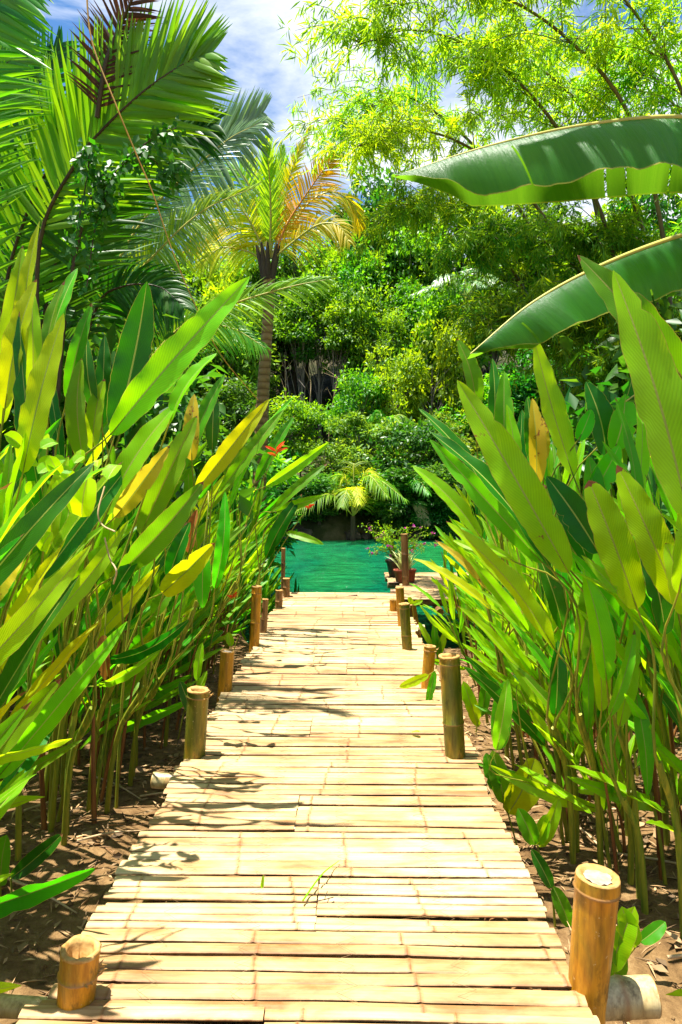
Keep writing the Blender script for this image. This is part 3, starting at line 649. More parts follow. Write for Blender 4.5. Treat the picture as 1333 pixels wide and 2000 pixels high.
hero((-1.9, 2.9), [(-15, 1175, 52, 1065, 64, 2.6, 2.6, y_, K(fold=.1)), (-30, 1250, 30, 1130, 40, 2.6, 2.6, g_, K())], 'left heliconia with a wilted orange yellow leaf at the picture margin')
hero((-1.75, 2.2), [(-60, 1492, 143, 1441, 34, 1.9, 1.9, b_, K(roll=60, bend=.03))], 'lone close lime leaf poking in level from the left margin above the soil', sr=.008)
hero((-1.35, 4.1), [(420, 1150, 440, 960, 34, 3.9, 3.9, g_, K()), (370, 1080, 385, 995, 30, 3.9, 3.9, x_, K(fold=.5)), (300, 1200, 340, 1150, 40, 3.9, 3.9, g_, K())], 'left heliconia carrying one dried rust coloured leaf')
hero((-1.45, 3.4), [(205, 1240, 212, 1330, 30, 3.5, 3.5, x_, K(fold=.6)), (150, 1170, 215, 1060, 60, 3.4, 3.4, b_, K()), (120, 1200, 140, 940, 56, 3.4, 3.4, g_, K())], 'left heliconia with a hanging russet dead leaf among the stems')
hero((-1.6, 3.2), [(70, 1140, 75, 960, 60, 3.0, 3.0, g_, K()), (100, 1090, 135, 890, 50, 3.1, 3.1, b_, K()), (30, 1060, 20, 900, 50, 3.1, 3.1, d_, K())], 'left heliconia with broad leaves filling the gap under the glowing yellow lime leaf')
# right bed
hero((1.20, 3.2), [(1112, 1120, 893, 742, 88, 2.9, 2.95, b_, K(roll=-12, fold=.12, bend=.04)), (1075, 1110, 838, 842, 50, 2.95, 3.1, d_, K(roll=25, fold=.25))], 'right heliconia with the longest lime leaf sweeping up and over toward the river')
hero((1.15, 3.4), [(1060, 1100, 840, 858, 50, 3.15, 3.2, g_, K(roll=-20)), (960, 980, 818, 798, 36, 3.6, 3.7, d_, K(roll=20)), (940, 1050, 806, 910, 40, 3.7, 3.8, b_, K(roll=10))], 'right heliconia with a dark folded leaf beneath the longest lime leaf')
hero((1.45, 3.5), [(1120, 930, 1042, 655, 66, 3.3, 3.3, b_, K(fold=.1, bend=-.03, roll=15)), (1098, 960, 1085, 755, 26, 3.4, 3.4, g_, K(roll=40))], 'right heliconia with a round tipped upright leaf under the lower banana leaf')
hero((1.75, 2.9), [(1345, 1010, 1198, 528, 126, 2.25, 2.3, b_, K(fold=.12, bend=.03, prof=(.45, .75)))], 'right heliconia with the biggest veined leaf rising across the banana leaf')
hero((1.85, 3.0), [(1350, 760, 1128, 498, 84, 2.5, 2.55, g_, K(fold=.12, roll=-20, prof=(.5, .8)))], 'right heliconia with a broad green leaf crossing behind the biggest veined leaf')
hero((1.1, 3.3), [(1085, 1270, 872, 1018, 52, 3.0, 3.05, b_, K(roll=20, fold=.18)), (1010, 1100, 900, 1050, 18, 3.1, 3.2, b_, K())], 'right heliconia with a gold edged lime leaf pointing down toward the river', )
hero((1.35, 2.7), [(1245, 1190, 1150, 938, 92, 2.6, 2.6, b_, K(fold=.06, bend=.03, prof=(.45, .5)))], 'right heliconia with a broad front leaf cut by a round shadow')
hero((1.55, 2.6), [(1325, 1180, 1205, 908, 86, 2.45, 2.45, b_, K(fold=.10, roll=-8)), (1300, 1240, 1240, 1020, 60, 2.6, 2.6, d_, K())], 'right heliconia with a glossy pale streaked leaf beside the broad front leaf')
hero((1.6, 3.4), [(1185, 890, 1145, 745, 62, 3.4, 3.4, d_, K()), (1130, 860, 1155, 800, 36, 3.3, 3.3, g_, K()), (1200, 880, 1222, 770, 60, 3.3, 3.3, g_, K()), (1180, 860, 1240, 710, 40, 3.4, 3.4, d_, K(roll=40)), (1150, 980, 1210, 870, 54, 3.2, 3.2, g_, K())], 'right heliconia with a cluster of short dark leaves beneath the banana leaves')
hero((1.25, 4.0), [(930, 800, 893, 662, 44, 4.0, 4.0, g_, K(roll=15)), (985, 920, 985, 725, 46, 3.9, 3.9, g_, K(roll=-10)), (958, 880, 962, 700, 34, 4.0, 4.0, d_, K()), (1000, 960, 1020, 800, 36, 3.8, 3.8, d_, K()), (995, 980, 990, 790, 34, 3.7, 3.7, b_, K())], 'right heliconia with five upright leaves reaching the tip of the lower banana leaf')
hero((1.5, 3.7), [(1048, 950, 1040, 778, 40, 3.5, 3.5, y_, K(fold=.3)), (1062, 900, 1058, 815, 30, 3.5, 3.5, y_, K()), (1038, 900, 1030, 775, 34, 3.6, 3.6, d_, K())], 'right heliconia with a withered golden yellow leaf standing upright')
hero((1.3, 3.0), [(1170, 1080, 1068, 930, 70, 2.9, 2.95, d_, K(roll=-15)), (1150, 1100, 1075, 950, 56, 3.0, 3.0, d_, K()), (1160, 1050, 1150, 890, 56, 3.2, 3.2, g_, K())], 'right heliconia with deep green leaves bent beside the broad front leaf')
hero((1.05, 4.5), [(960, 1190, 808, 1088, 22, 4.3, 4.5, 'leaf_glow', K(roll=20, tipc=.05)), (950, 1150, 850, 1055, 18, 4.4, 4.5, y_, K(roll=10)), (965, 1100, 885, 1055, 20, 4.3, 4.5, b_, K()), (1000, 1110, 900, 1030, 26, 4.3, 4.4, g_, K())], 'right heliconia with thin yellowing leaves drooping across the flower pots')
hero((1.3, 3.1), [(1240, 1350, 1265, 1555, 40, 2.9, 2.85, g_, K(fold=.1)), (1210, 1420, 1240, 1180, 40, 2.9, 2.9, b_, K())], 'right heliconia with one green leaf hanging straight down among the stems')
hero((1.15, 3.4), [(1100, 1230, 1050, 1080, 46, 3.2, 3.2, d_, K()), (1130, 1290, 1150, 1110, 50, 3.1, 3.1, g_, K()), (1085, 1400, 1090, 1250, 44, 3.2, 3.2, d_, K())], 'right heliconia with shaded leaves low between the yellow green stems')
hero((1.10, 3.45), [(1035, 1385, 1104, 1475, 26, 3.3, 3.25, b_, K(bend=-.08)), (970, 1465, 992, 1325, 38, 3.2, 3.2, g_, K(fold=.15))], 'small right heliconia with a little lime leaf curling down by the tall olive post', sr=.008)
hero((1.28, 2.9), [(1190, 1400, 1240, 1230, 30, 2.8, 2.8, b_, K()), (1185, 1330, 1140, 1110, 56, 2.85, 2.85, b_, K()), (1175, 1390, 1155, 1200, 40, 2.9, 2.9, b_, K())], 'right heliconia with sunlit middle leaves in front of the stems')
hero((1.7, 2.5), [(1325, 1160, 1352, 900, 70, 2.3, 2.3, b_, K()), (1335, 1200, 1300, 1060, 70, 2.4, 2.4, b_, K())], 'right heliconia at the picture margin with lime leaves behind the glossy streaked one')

# rows of ordinary shoots filling both beds
def shoot_proto(k, lean):
    rs = np.random.default_rng(100 + k); H = rs.uniform(.9, 1.35); nl = int(rs.integers(9, 14))
    t = thing('heliconia_plant', 'heliconia', 'plant', (0, 0, 0), 'heliconia shoots')
    top = V(lean * rs.uniform(.10, .30), rs.normal(0, .08), H)
    sp = catmull([V(0, 0, -.1), V(0, 0, 0), top * V(.35, .5, .5), top], 12); sr = rs.uniform(.011, .016)
    mb = MB(); tube(mb, sp, [sr * 1.25, sr, sr * .8], 7); P('stem', mb, M['stem'], t)
    pa = rs.uniform(-.5, .5)
    for q in range(nl):
        i0 = int(4 + 7 * (q + 1) / nl); s0 = sp[min(i0, 11)]; side = 1 if q % 2 == 0 else -1
        az = pa + (0 if side > 0 else math.pi) + rs.normal(0, .5)
        inc = R(rs.uniform(3, 21)) if q > 1 else R(rs.uniform(16, 36))
        d = V(math.sin(inc) * math.cos(az) + .28 * lean, math.sin(inc) * math.sin(az), math.cos(inc)); d = nrm(d)
        pl = rs.uniform(.14, .36); B = s0 + d * pl * .6 + V(0, 0, pl * .5); Lf = rs.uniform(.48, .86); W = Lf * rs.uniform(.092, .135)
        T = B + nrm(d + V(.15 * math.cos(az), .15 * math.sin(az), -0.12 if q > 1 else -.25)) * Lf
        mb = MB(); fc = nrm(V(-d[0] * .3 + rs.normal(0, .4), -0.8 + rs.normal(0, .5), .5))
        p = blade(mb, B, T, W, facing=fc, bend=rs.uniform(.0, .10), fold=rs.uniform(.08, .3), roll=rs.uniform(-30, 30), seed=k * 31 + q, n=20, tipc=rs.uniform(0, .06))
        pet = catmull([s0, s0 + V(0, 0, pl * .3), B - nrm(p[1] - p[0]) * pl * .2, B, p[3]], 9)
        tube(mb, pet, [sr * .5, sr * .4, sr * .3, .0015], 5, mat=1)
        r = rs.random(); mt = 'leaf' if r < .38 else 'leaf_bright' if r < .70 else ('leaf_glow' if lean > 0 else 'leaf_bright') if r < .82 else 'leaf_dark'
        P('leaf', mb, [M[mt], M['stem']], t)
    if rs.random() < .9:
        mb = MB(); h2 = H * rs.uniform(.35, .7); tube(mb, catmull([V(.02, .01, -.05), V(.03, .01, h2 * .5), V(.03 + rs.normal(0, .04), rs.normal(0, .03), h2)], 6), [sr * .9, sr * .8, sr * .2], 5); P('dry_sheath', mb, M['stem_brown'], t)
    return t
protoL = [shoot_proto(k, 1) for k in range(9)]; protoR = [shoot_proto(20 + k, -1) for k in range(9)]
used = {}
ORD = ['first', 'second', 'third', 'fourth', 'fifth', 'sixth', 'seventh', 'eighth', 'ninth', 'tenth', 'eleventh', 'twelfth', 'thirteenth', 'fourteenth', 'fifteenth', 'sixteenth', 'seventeenth', 'eighteenth', 'nineteenth', 'twentieth'] + ['twenty ' + s for s in ('first', 'second', 'third', 'fourth', 'fifth', 'sixth', 'seventh', 'eighth', 'ninth')] + ['thirtieth'] + ['thirty ' + s for s in ('first', 'second', 'third', 'fourth', 'fifth', 'sixth', 'seventh', 'eighth', 'ninth')] + ['fortieth'] + ['forty ' + s for s in ('first', 'second', 'third', 'fourth', 'fifth', 'sixth', 'seventh', 'eighth', 'ninth')] + [t_ + ' ' + s for t_ in ('fifty', 'sixty', 'seventy', 'eighty') for s in ('first', 'second', 'third', 'fourth', 'fifth', 'sixth', 'seventh', 'eighth', 'ninth', 'tenth')]
ROWN = ['edge row', 'second row', 'middle row', 'fourth row', 'back row']
def place(protos, loc, rz, sc, label, k, tilt=(0, 0)):
    p = protos[k]
    if id(p) not in used:
        used[id(p)] = 1; p.location = loc; p.rotation_euler = (tilt[0], tilt[1], rz); p.scale = (sc,) * 3; p['label'] = label; return p
    return dup(p, loc, rz, sc, label, 'heliconia shoots', tilt)
rs = np.random.default_rng(77)
for side, protos, spots in (('left', protoL, [(-1.6, 2.5), (-1.58, 2.3), (-1.55, 2.0), (-1.5, 1.8), (-1.55, 1.55), (-1.62, 2.75), (-1.75, 1.1), (-2.2, 1.5), (-1.75, 1.75), (-2.15, 2.25), (-1.76, 2.15), (-2.3, 2.9), (-1.82, 2.5), (-2.6, 1.8), (-2.6, 2.5), (-2.5, 3.2), (-1.7, 1.4), (-1.88, 2.85), (-1.85, 3.1), (-1.95, 2.65)]),
                            ('right', protoR, [(2.2, 2.0), (2.35, 2.3), (2.15, 2.45), (2.5, 1.7)])):
    for n_, (x, yy) in enumerate(spots):
        place(protos, (x, yy, float(gz(x, yy))), rs.normal(0, .3), rs.uniform(.95, 1.12), f'{ORD[n_]} leafy shoot of the {side} bed that stands beside the camera', int(rs.integers(0, 9)), (0, .03 if side == 'left' else .04))
for side, protos, rows in (('left', protoL, [(-1.50, 3.9, 12.5, .23, .86), (-1.78, 3.3, 12.5, .22, .98), (-2.1, 3.4, 12.5, .30, 1.08), (-2.7, 3.6, 12.5, .65, 1.12), (-3.4, 4.2, 12.5, .9, 1.15)]),
                           ('right', protoR, [(1.28, 3.1, 7.6, .20, .80), (1.55, 2.8, 7.6, .20, .93), (1.9, 2.7, 8.0, .27, 1.0), (2.4, 3.0, 9.0, .55, 1.05), (3.1, 3.6, 10.5, .8, 1.08)])):
    for ri, (x0, ya, yb, st, sc) in enumerate(rows):
        y = ya; n_ = 0
        while y < yb:
            x = x0 + rs.normal(0, .09); yy = y + rs.normal(0, .05)
            s = sc * rs.uniform(.86, 1.10)
            if side == 'left' and ri == 0 and yy < 7.5: x -= .12
            if side == 'left' and yy > 6.5: s *= 0.86 if ri < 2 else .95
            if side == 'right' and ri == 0 and yy > 4: s *= .74; x += .06 * (yy - 4)
            if side == 'right' and ri == 1 and yy > 4: s *= .88
            k = int(rs.integers(0, 9))
            place(protos, (x, yy, float(gz(x, yy))), rs.normal(0, .55), s, f'{ORD[n_]} leafy shoot from the camera in the {side} bed {ROWN[ri]}', k, (rs.normal(0, .04), (.10 if side == 'left' else -.10) * ((1.25 if yy > 7.5 else .35 if side == 'left' else .7) if ri < 2 else .4) + rs.normal(0, .05)))
            n_ += 1; y += st * rs.uniform(.7, 1.3)
# leafless shoots between the leafy ones
for side, xr, yr, nn in (('left', (-2.2, -1.3), (3.2, 8.6), 100), ('right', (1.05, 2.2), (2.5, 7.4), 86)):
    cnt = {True: 0, False: 0}
    for y in sorted(rs.uniform(yr[0], yr[1], nn)):
        x = rs.uniform(*xr); h = rs.uniform(.5, 1.35); z = float(gz(x, y)); lx = rs.normal(.12 if side == 'left' else -.12, .12) * h
        mb = MB(); dry = bool(rs.random() < .4); r0 = rs.uniform(.008, .015)
        tube(mb, catmull([V(x, y, z - .05), V(x, y, z), V(x + lx * .4, y, z + h * .5), V(x + lx, y + rs.normal(0, .04), z + h)], 7), [r0, r0, r0 * .8, r0 * (.25 if dry else .6)], 6)
        solo('bare_shoot', mb, M['stem_brown' if dry else 'stem'], f"{ORD[cnt[dry]]} {'dry brown' if dry else 'green'} leafless shoot from the camera in the {side} heliconia bed", 'shoot', (x, y, z), 'bare shoots in the ' + side + ' bed')
        cnt[dry] += 1

# seedlings with a few broad leaves beside the walkway
def seedling(bx, by, leaves, label, d=None, zoff=0.0):
    g = -0.36; dd = d or FPX * (1.5 - g) / (by - 944); rp = at(bx, by, dd); z = float(gz(rp.x, rp.y))
    t = thing('heliconia_seedling', label, 'plant', (rp.x, rp.y, z), 'heliconia seedlings')
    mb = MB(); c = np.mean([np.array(at(l[0], l[1], dd)) for l in leaves], 0); tube(mb, catmull([V(rp.x, rp.y, z - .04), V(rp.x, rp.y, z), (c + V(rp.x, rp.y, z)) / 2, c], 8), [.006, .004], 6); P('stem', mb, M['stem'], t)
    for l in leaves:
        B = np.array(at(l[0], l[1], dd)); T = np.array(at(l[2], l[3], dd + (l[6] if len(l) > 6 else 0))); mb = MB(); HC[0] += 1
        blade(mb, B, T, l[4] / FPX * dd, seed=HC[0], n=14, fold=.15, prof=(.5, .55), bend=.04, wave=.03, roll=random.uniform(-15, 15)); tube(mb, [c, B], [.003, .002], 5, mat=1)
        P('leaf', mb, [M[l[5]], M['stem']], t)
    return t
seedling(1010, 1660, [(992, 1590, 1046, 1478, 66, 'leaf_glow'), (985, 1570, 962, 1465, 40, g_), (970, 1545, 950, 1470, 30, g_), (975, 1465, 985, 1330, 40, g_)], 'seedling with one round lime leaf nearer the camera than the tall olive post')
seedling(1062, 1720, [(1045, 1650, 1012, 1578, 36, g_), (1055, 1655, 1092, 1560, 30, b_), (1050, 1650, 1068, 1590, 28, b_)], 'seedling with small pointed leaves between the round leaf seedling and the near right post')
seedling(1085, 1760, [(1078, 1735, 1038, 1658, 26, d_), (1080, 1730, 1114, 1812, 32, g_)], 'seedling with one dark narrow leaf hanging beside the walkway edge', d=2.75)
seedling(1215, 1960, [(1190, 1900, 1240, 1770, 46, b_), (1215, 1890, 1180, 1800, 36, g_), (1240, 1850, 1215, 1770, 40, b_), (1250, 1840, 1300, 1800, 30, g_), (1195, 1920, 1212, 1850, 40, g_)], 'bushy seedling growing right behind the thick near right post')
seedling(1270, 1990, [(1255, 1990, 1350, 1935, 46, b_)], 'seedling with one broad leaf by the jutting straw pole')
seedling(930, 1440, [(935, 1420, 905, 1330, 26, b_), (940, 1400, 960, 1300, 24, g_), (925, 1380, 900, 1340, 24, b_)], 'seedling behind the tall olive post with light leaves')
seedling(850, 1330, [(852, 1270, 848, 1215, 14, g_), (858, 1280, 872, 1230, 14, b_), (845, 1265, 818, 1215, 12, g_), (860, 1300, 856, 1240, 12, g_)], 'tuft of small upright seedlings near the water at the right edge')
seedling(845, 1345, [(838, 1318, 780, 1342, 18, b_), (850, 1310, 835, 1380, 16, g_)], 'seedling with a lime leaf resting over the walkway beside the amber post', d=4.7)
seedling(815, 1240, [(806, 1180, 798, 1166, 10, b_), (806, 1180, 826, 1172, 10, b_)], 'tiny pale seedling behind the greenish split post', d=7.5)
seedling(25, 1800, [(22, 1715, 124, 1628, 34, d_)], 'seedling with one dark curved leaf over the shaded soil at the left', d=2.9)
seedling(0, 1780, [(2, 1730, 14, 1630, 50, g_)], 'seedling with a round green leaf cut by the left margin', d=2.8)
seedling(372, 1420, [(378, 1400, 352, 1330, 24, d_), (375, 1390, 405, 1310, 20, g_), (385, 1330, 396, 1255, 18, g_)], 'seedling with thin upright leaves behind the fat olive post', d=4.3)
seedling(450, 1330, [(452, 1262, 446, 1235, 16, g_)], 'single leaf seedling behind the short orange brown post', d=5.3)

# heliconia flowers (orange red bracts)
for bx, by, d, s, lb in ((540, 882, 5.6, .13, 'orange red bird of paradise like bloom rising from the left bed'), (604, 990, 7, .09, 'small red bloom low over the river at the left bed end'), (455, 1165, 5, .06, 'tiny red bloom hidden low among the left stems'), (620, 830, 5.0, 0, ''),):
    if not s: continue
    c = np.array(at(bx, by, d)); g_x = min(c[0] - .05, -1.28); gr = V(g_x, d, float(gz(g_x, d))); t = thing('heliconia_bloom', lb, 'flower', tuple(gr), 'heliconia blooms')
    mb = MB(); tube(mb, catmull([gr, gr * .6 + c * .4 + V(-.03, 0, .15), gr * .2 + c * .8 + V(-.03, 0, .06), c], 12), [.006, .0035], 5); P('stem', mb, M['stem'], t)
    for q in range(6):
        an = q * .9 + .3; dr = V(math.cos(an) * (1 if q % 2 else -1), random.uniform(-.4, .4), random.uniform(.0, .8)); mb = MB()
        blade(mb, c + V(0, 0, (q - 3) * s * .1), c + nrm(dr) * s * random.uniform(.6, 1) + V(0, 0, (q - 3) * s * .1), s * .16, fold=.5, n=8); P('bract', mb, M['red'], t)

# ------------------------------------------------------------------ palms
def frond(mb, pts, nl=60, Lm=.8, wl=.035, a0=65, a1=25, nrml=(0, -1, 0), droop=.15, t0=.12, r=.014, lift=.0, seed=0, sides=(1, -1), jitter=.05, segs=5, m_leaf=0, m_r=1, taper=.45, low=None):
    rs = np.random.default_rng(seed); p = catmull(pts, 40); tube(mb, p, [r, r * .8, r * .5, r * .15], 6, mat=m_r)
    T = nrm(np.gradient(p, axis=0)); nrml = nrm(V(*nrml))
    for sgn in sides:
        ts = np.linspace(t0, .995, nl) + rs.normal(0, .003, nl); ts = np.clip(ts, 0, .999)
        idx = ts * 39; i0 = idx.astype(int); fr = (idx - i0)[:, None]; i1 = np.minimum(i0 + 1, 39)
        b = p[i0] * (1 - fr) + p[i1] * fr; t_ = nrm(T[i0] * (1 - fr) + T[i1] * fr)
        s = nrm(np.cross(t_, nrml)) * sgn; n_ = nrm(np.cross(s, t_)) * sgn
        u = (ts - t0) / (1 - t0); A0, A1 = (low if (low and sgn > 0) else (a0, a1)); ang = np.radians(A0 + (A1 - A0) * u + rs.normal(0, 3, nl))
        d = t_ * np.cos(ang)[:, None] + s * np.sin(ang)[:, None] + n_ * (lift + rs.normal(0, jitter, nl))[:, None]; d = nrm(d)
        Lf = Lm * (np.sin(np.pi * (0.16 + 0.80 * u)) ** .55) * (1 - taper * u) * rs.uniform(.93, 1.05, nl)
        sv = np.linspace(0, 1, segs + 1)
        wprof = np.interp(sv, [0, .12, .5, 1], [.5, 1, .8, .03]) * wl / 2
        q = b[:, None, :] + d[:, None, :] * (Lf[:, None, None] * sv[None, :, None])
        q[:, :, 2] -= droop * Lf[:, None] * sv[None, :] ** 2 * rs.uniform(.7, 1.4, nl)[:, None]
        tt = nrm(np.gradient(q, axis=1)); wd = nrm(np.cross(tt, np.broadcast_to(n_[:, None, :] + rs.normal(0, .25, (nl, 1, 3)), tt.shape))); up = np.cross(wd, tt)
        wv = wprof[None, :, None] * rs.uniform(.8, 1.15, nl)[:, None, None]
        v = np.stack([q + wd * wv, q + up * wv * .35, q - wd * wv], 2)   # nl, segs+1, 3, 3
        K_ = (segs + 1) * 3; o = np.arange(nl)[:, None] * K_
        f = []
        for a in range(segs):
            for c in range(2): f.append(o + np.array([[a * 3 + c, a * 3 + c + 1, (a + 1) * 3 + c + 1, (a + 1) * 3 + c]]))
        tint = np.repeat(np.clip(.5 + rs.normal(0, .18, nl), 0, 1), K_)
        mb.add(v.reshape(-1, 3), np.concatenate(f), m_leaf, None, tint)
def pxf(path): return [np.array(at(x, y, d)) for x, y, d in path]

# big feather palm standing behind the left bed
pr = at(60, 1000, 5.2); z0 = float(gz(-3.6, 5.3))
t = thing('feather_palm', 'large stemless palm with dark arching fronds rising behind the left bed', 'palm', (-3.0, 5.2, z0))
FR = [
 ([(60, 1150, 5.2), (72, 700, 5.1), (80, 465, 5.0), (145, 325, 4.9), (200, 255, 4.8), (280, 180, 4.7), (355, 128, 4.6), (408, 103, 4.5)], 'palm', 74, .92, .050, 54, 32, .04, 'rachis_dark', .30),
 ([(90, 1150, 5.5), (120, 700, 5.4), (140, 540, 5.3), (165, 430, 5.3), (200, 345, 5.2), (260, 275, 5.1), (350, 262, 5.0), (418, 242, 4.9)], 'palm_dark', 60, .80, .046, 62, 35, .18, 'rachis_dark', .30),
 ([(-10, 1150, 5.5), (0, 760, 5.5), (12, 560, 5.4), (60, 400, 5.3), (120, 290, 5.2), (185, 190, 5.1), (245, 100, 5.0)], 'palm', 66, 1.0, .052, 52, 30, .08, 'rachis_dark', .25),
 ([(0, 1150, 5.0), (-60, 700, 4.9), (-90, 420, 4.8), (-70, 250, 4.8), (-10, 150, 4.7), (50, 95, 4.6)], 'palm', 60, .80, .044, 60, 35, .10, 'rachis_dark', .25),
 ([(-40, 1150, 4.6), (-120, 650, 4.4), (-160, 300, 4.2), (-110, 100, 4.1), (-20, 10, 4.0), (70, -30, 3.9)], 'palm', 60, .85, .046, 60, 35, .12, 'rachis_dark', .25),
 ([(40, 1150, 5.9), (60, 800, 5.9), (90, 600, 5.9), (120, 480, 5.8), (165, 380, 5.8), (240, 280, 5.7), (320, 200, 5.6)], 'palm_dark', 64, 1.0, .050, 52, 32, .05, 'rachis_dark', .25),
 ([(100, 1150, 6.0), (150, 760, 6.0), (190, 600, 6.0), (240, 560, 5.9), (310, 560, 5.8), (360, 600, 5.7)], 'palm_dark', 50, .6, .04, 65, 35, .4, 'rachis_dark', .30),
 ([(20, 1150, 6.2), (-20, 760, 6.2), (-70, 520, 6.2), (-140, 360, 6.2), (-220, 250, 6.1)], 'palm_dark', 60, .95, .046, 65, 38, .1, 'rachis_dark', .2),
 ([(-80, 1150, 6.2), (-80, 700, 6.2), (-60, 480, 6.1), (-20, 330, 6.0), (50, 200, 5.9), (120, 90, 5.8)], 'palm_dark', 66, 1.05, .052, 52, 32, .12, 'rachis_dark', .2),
 ([(190, 230, 4.75), (208, 120, 4.7), (236, 50, 4.7), (262, -10, 4.6), (285, -80, 4.6)], 'palm_brown', 44, .40, .022, 60, 40, .10, 'rachis_dark', .05),
]
for q, (path, mt, nl, Lm, wl, a0, a1, dr, mr, t0) in enumerate(FR):
    mb = MB(); frond(mb, pxf(path), nl, Lm, wl, a0, a1, (0.15, -1, .1), dr, t0, .018, seed=q); P2('frond', 'rachis', mb, [M[mt], M[mr]], t)
# dark undergrowth fronds between
# second palm, grey green fronds with sky reflection painted into their colour
t = thing('coconut_palm', 'palm behind the left bed with long grey green fronds lit from above', 'palm', (-3.3, 7.4, float(gz(-3.3, 7.4))))
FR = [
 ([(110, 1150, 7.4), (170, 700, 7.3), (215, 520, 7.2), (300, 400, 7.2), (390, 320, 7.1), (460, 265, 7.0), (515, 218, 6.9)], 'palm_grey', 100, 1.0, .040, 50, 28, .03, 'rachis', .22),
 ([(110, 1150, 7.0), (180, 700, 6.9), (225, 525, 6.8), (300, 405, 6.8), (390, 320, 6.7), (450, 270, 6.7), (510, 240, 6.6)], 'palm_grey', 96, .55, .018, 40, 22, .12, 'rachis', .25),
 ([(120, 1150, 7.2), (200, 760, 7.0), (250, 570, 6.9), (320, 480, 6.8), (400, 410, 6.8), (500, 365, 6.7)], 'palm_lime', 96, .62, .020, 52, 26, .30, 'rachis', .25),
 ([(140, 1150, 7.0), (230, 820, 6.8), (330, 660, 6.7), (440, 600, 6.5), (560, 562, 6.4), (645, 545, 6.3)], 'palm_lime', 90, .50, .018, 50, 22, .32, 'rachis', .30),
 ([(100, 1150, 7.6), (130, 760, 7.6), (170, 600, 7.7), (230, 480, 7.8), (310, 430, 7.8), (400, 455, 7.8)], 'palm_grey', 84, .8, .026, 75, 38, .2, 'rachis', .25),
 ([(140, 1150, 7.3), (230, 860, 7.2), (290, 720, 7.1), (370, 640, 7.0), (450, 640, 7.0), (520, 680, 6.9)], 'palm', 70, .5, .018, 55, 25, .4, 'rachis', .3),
]
for q, (path, mt, nl, Lm, wl, a0, a1, dr, mr, t0) in enumerate(FR):
    mb = MB(); frond(mb, pxf(path), nl, Lm, wl, a0, a1, (0.1, -1, .25), dr, t0, .016, seed=30 + q, low={0: (125, 70), 2: (105, 60), 4: (120, 70)}.get(q)); P2('frond', 'rachis', mb, [M[mt], M[mr]], t)

# coconut palm in the middle
PD = 12.0
bx = at(505, 1150, PD); zb = float(gz(bx.x, bx.y))
t = thing('coconut_palm', 'slender coconut palm with ringed trunk and yellow orange crown by the river', 'palm', (bx.x, bx.y, zb))
mb = MB(); tp = pxf([(500, 1180, PD), (507, 950, PD), (514, 780, PD), (520, 680, PD), (526, 580, PD), (524, 520, PD)]); tp[0][2] = zb - .1
tube(mb, tp, [.15, .125, .11, .10, .095, .11], 18, n=40); P('trunk', mb, M['palmtrunk'], t)
mb = MB(); c0 = at(524, 515, PD)
for q in range(9):
    an = q * 2.4; dr = V(math.cos(an), math.sin(an), 0); cc = V(*c0)
    tube(mb, catmull([cc + dr * .06 - V(0, 0, .28), cc + dr * .13, cc + dr * .20 + V(0, 0, .30)], 6), [.06, .05, .02], 6)
P('crown_shaft', mb, M['bark_dark'], t)
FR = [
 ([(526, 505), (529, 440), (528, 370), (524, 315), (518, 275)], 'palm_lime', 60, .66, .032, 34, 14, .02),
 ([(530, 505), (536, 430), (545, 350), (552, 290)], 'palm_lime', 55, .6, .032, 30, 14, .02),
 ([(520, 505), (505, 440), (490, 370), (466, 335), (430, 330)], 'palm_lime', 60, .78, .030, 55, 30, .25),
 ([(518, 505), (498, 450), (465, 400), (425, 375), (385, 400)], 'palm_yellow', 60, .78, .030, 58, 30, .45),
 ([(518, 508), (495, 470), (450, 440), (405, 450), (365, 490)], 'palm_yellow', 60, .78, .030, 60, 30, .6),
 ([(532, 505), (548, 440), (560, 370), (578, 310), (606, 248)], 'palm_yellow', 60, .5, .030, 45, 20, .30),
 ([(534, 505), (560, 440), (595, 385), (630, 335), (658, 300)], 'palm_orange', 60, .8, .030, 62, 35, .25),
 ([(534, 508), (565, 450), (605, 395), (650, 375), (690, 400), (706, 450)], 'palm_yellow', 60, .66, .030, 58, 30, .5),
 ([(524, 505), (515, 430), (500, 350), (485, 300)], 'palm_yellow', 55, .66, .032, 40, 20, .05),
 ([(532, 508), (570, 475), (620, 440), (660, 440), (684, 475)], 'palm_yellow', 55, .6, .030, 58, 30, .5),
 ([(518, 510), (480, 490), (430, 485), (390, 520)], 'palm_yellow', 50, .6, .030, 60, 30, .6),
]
for q, (path, mt, nl, Lm, wl, a0, a1, dr) in enumerate(FR):
    mb = MB(); dz = [(-.5, .4, .0, -.3, .2, .1, -.2, .5, .6, -.5, -.1)[q] * i / 4 for i in range(len(path))]
    frond(mb, pxf([(x, y, PD + dz[i]) for i, (x, y) in enumerate(path)]), nl, Lm, wl, a0, a1, (0.1, -1, .3), dr, .12, .022, seed=60 + q, jitter=.15)
    P2('frond', 'rachis', mb, [M[mt], M['rachis_orange' if mt == 'palm_orange' else 'rachis']], t)

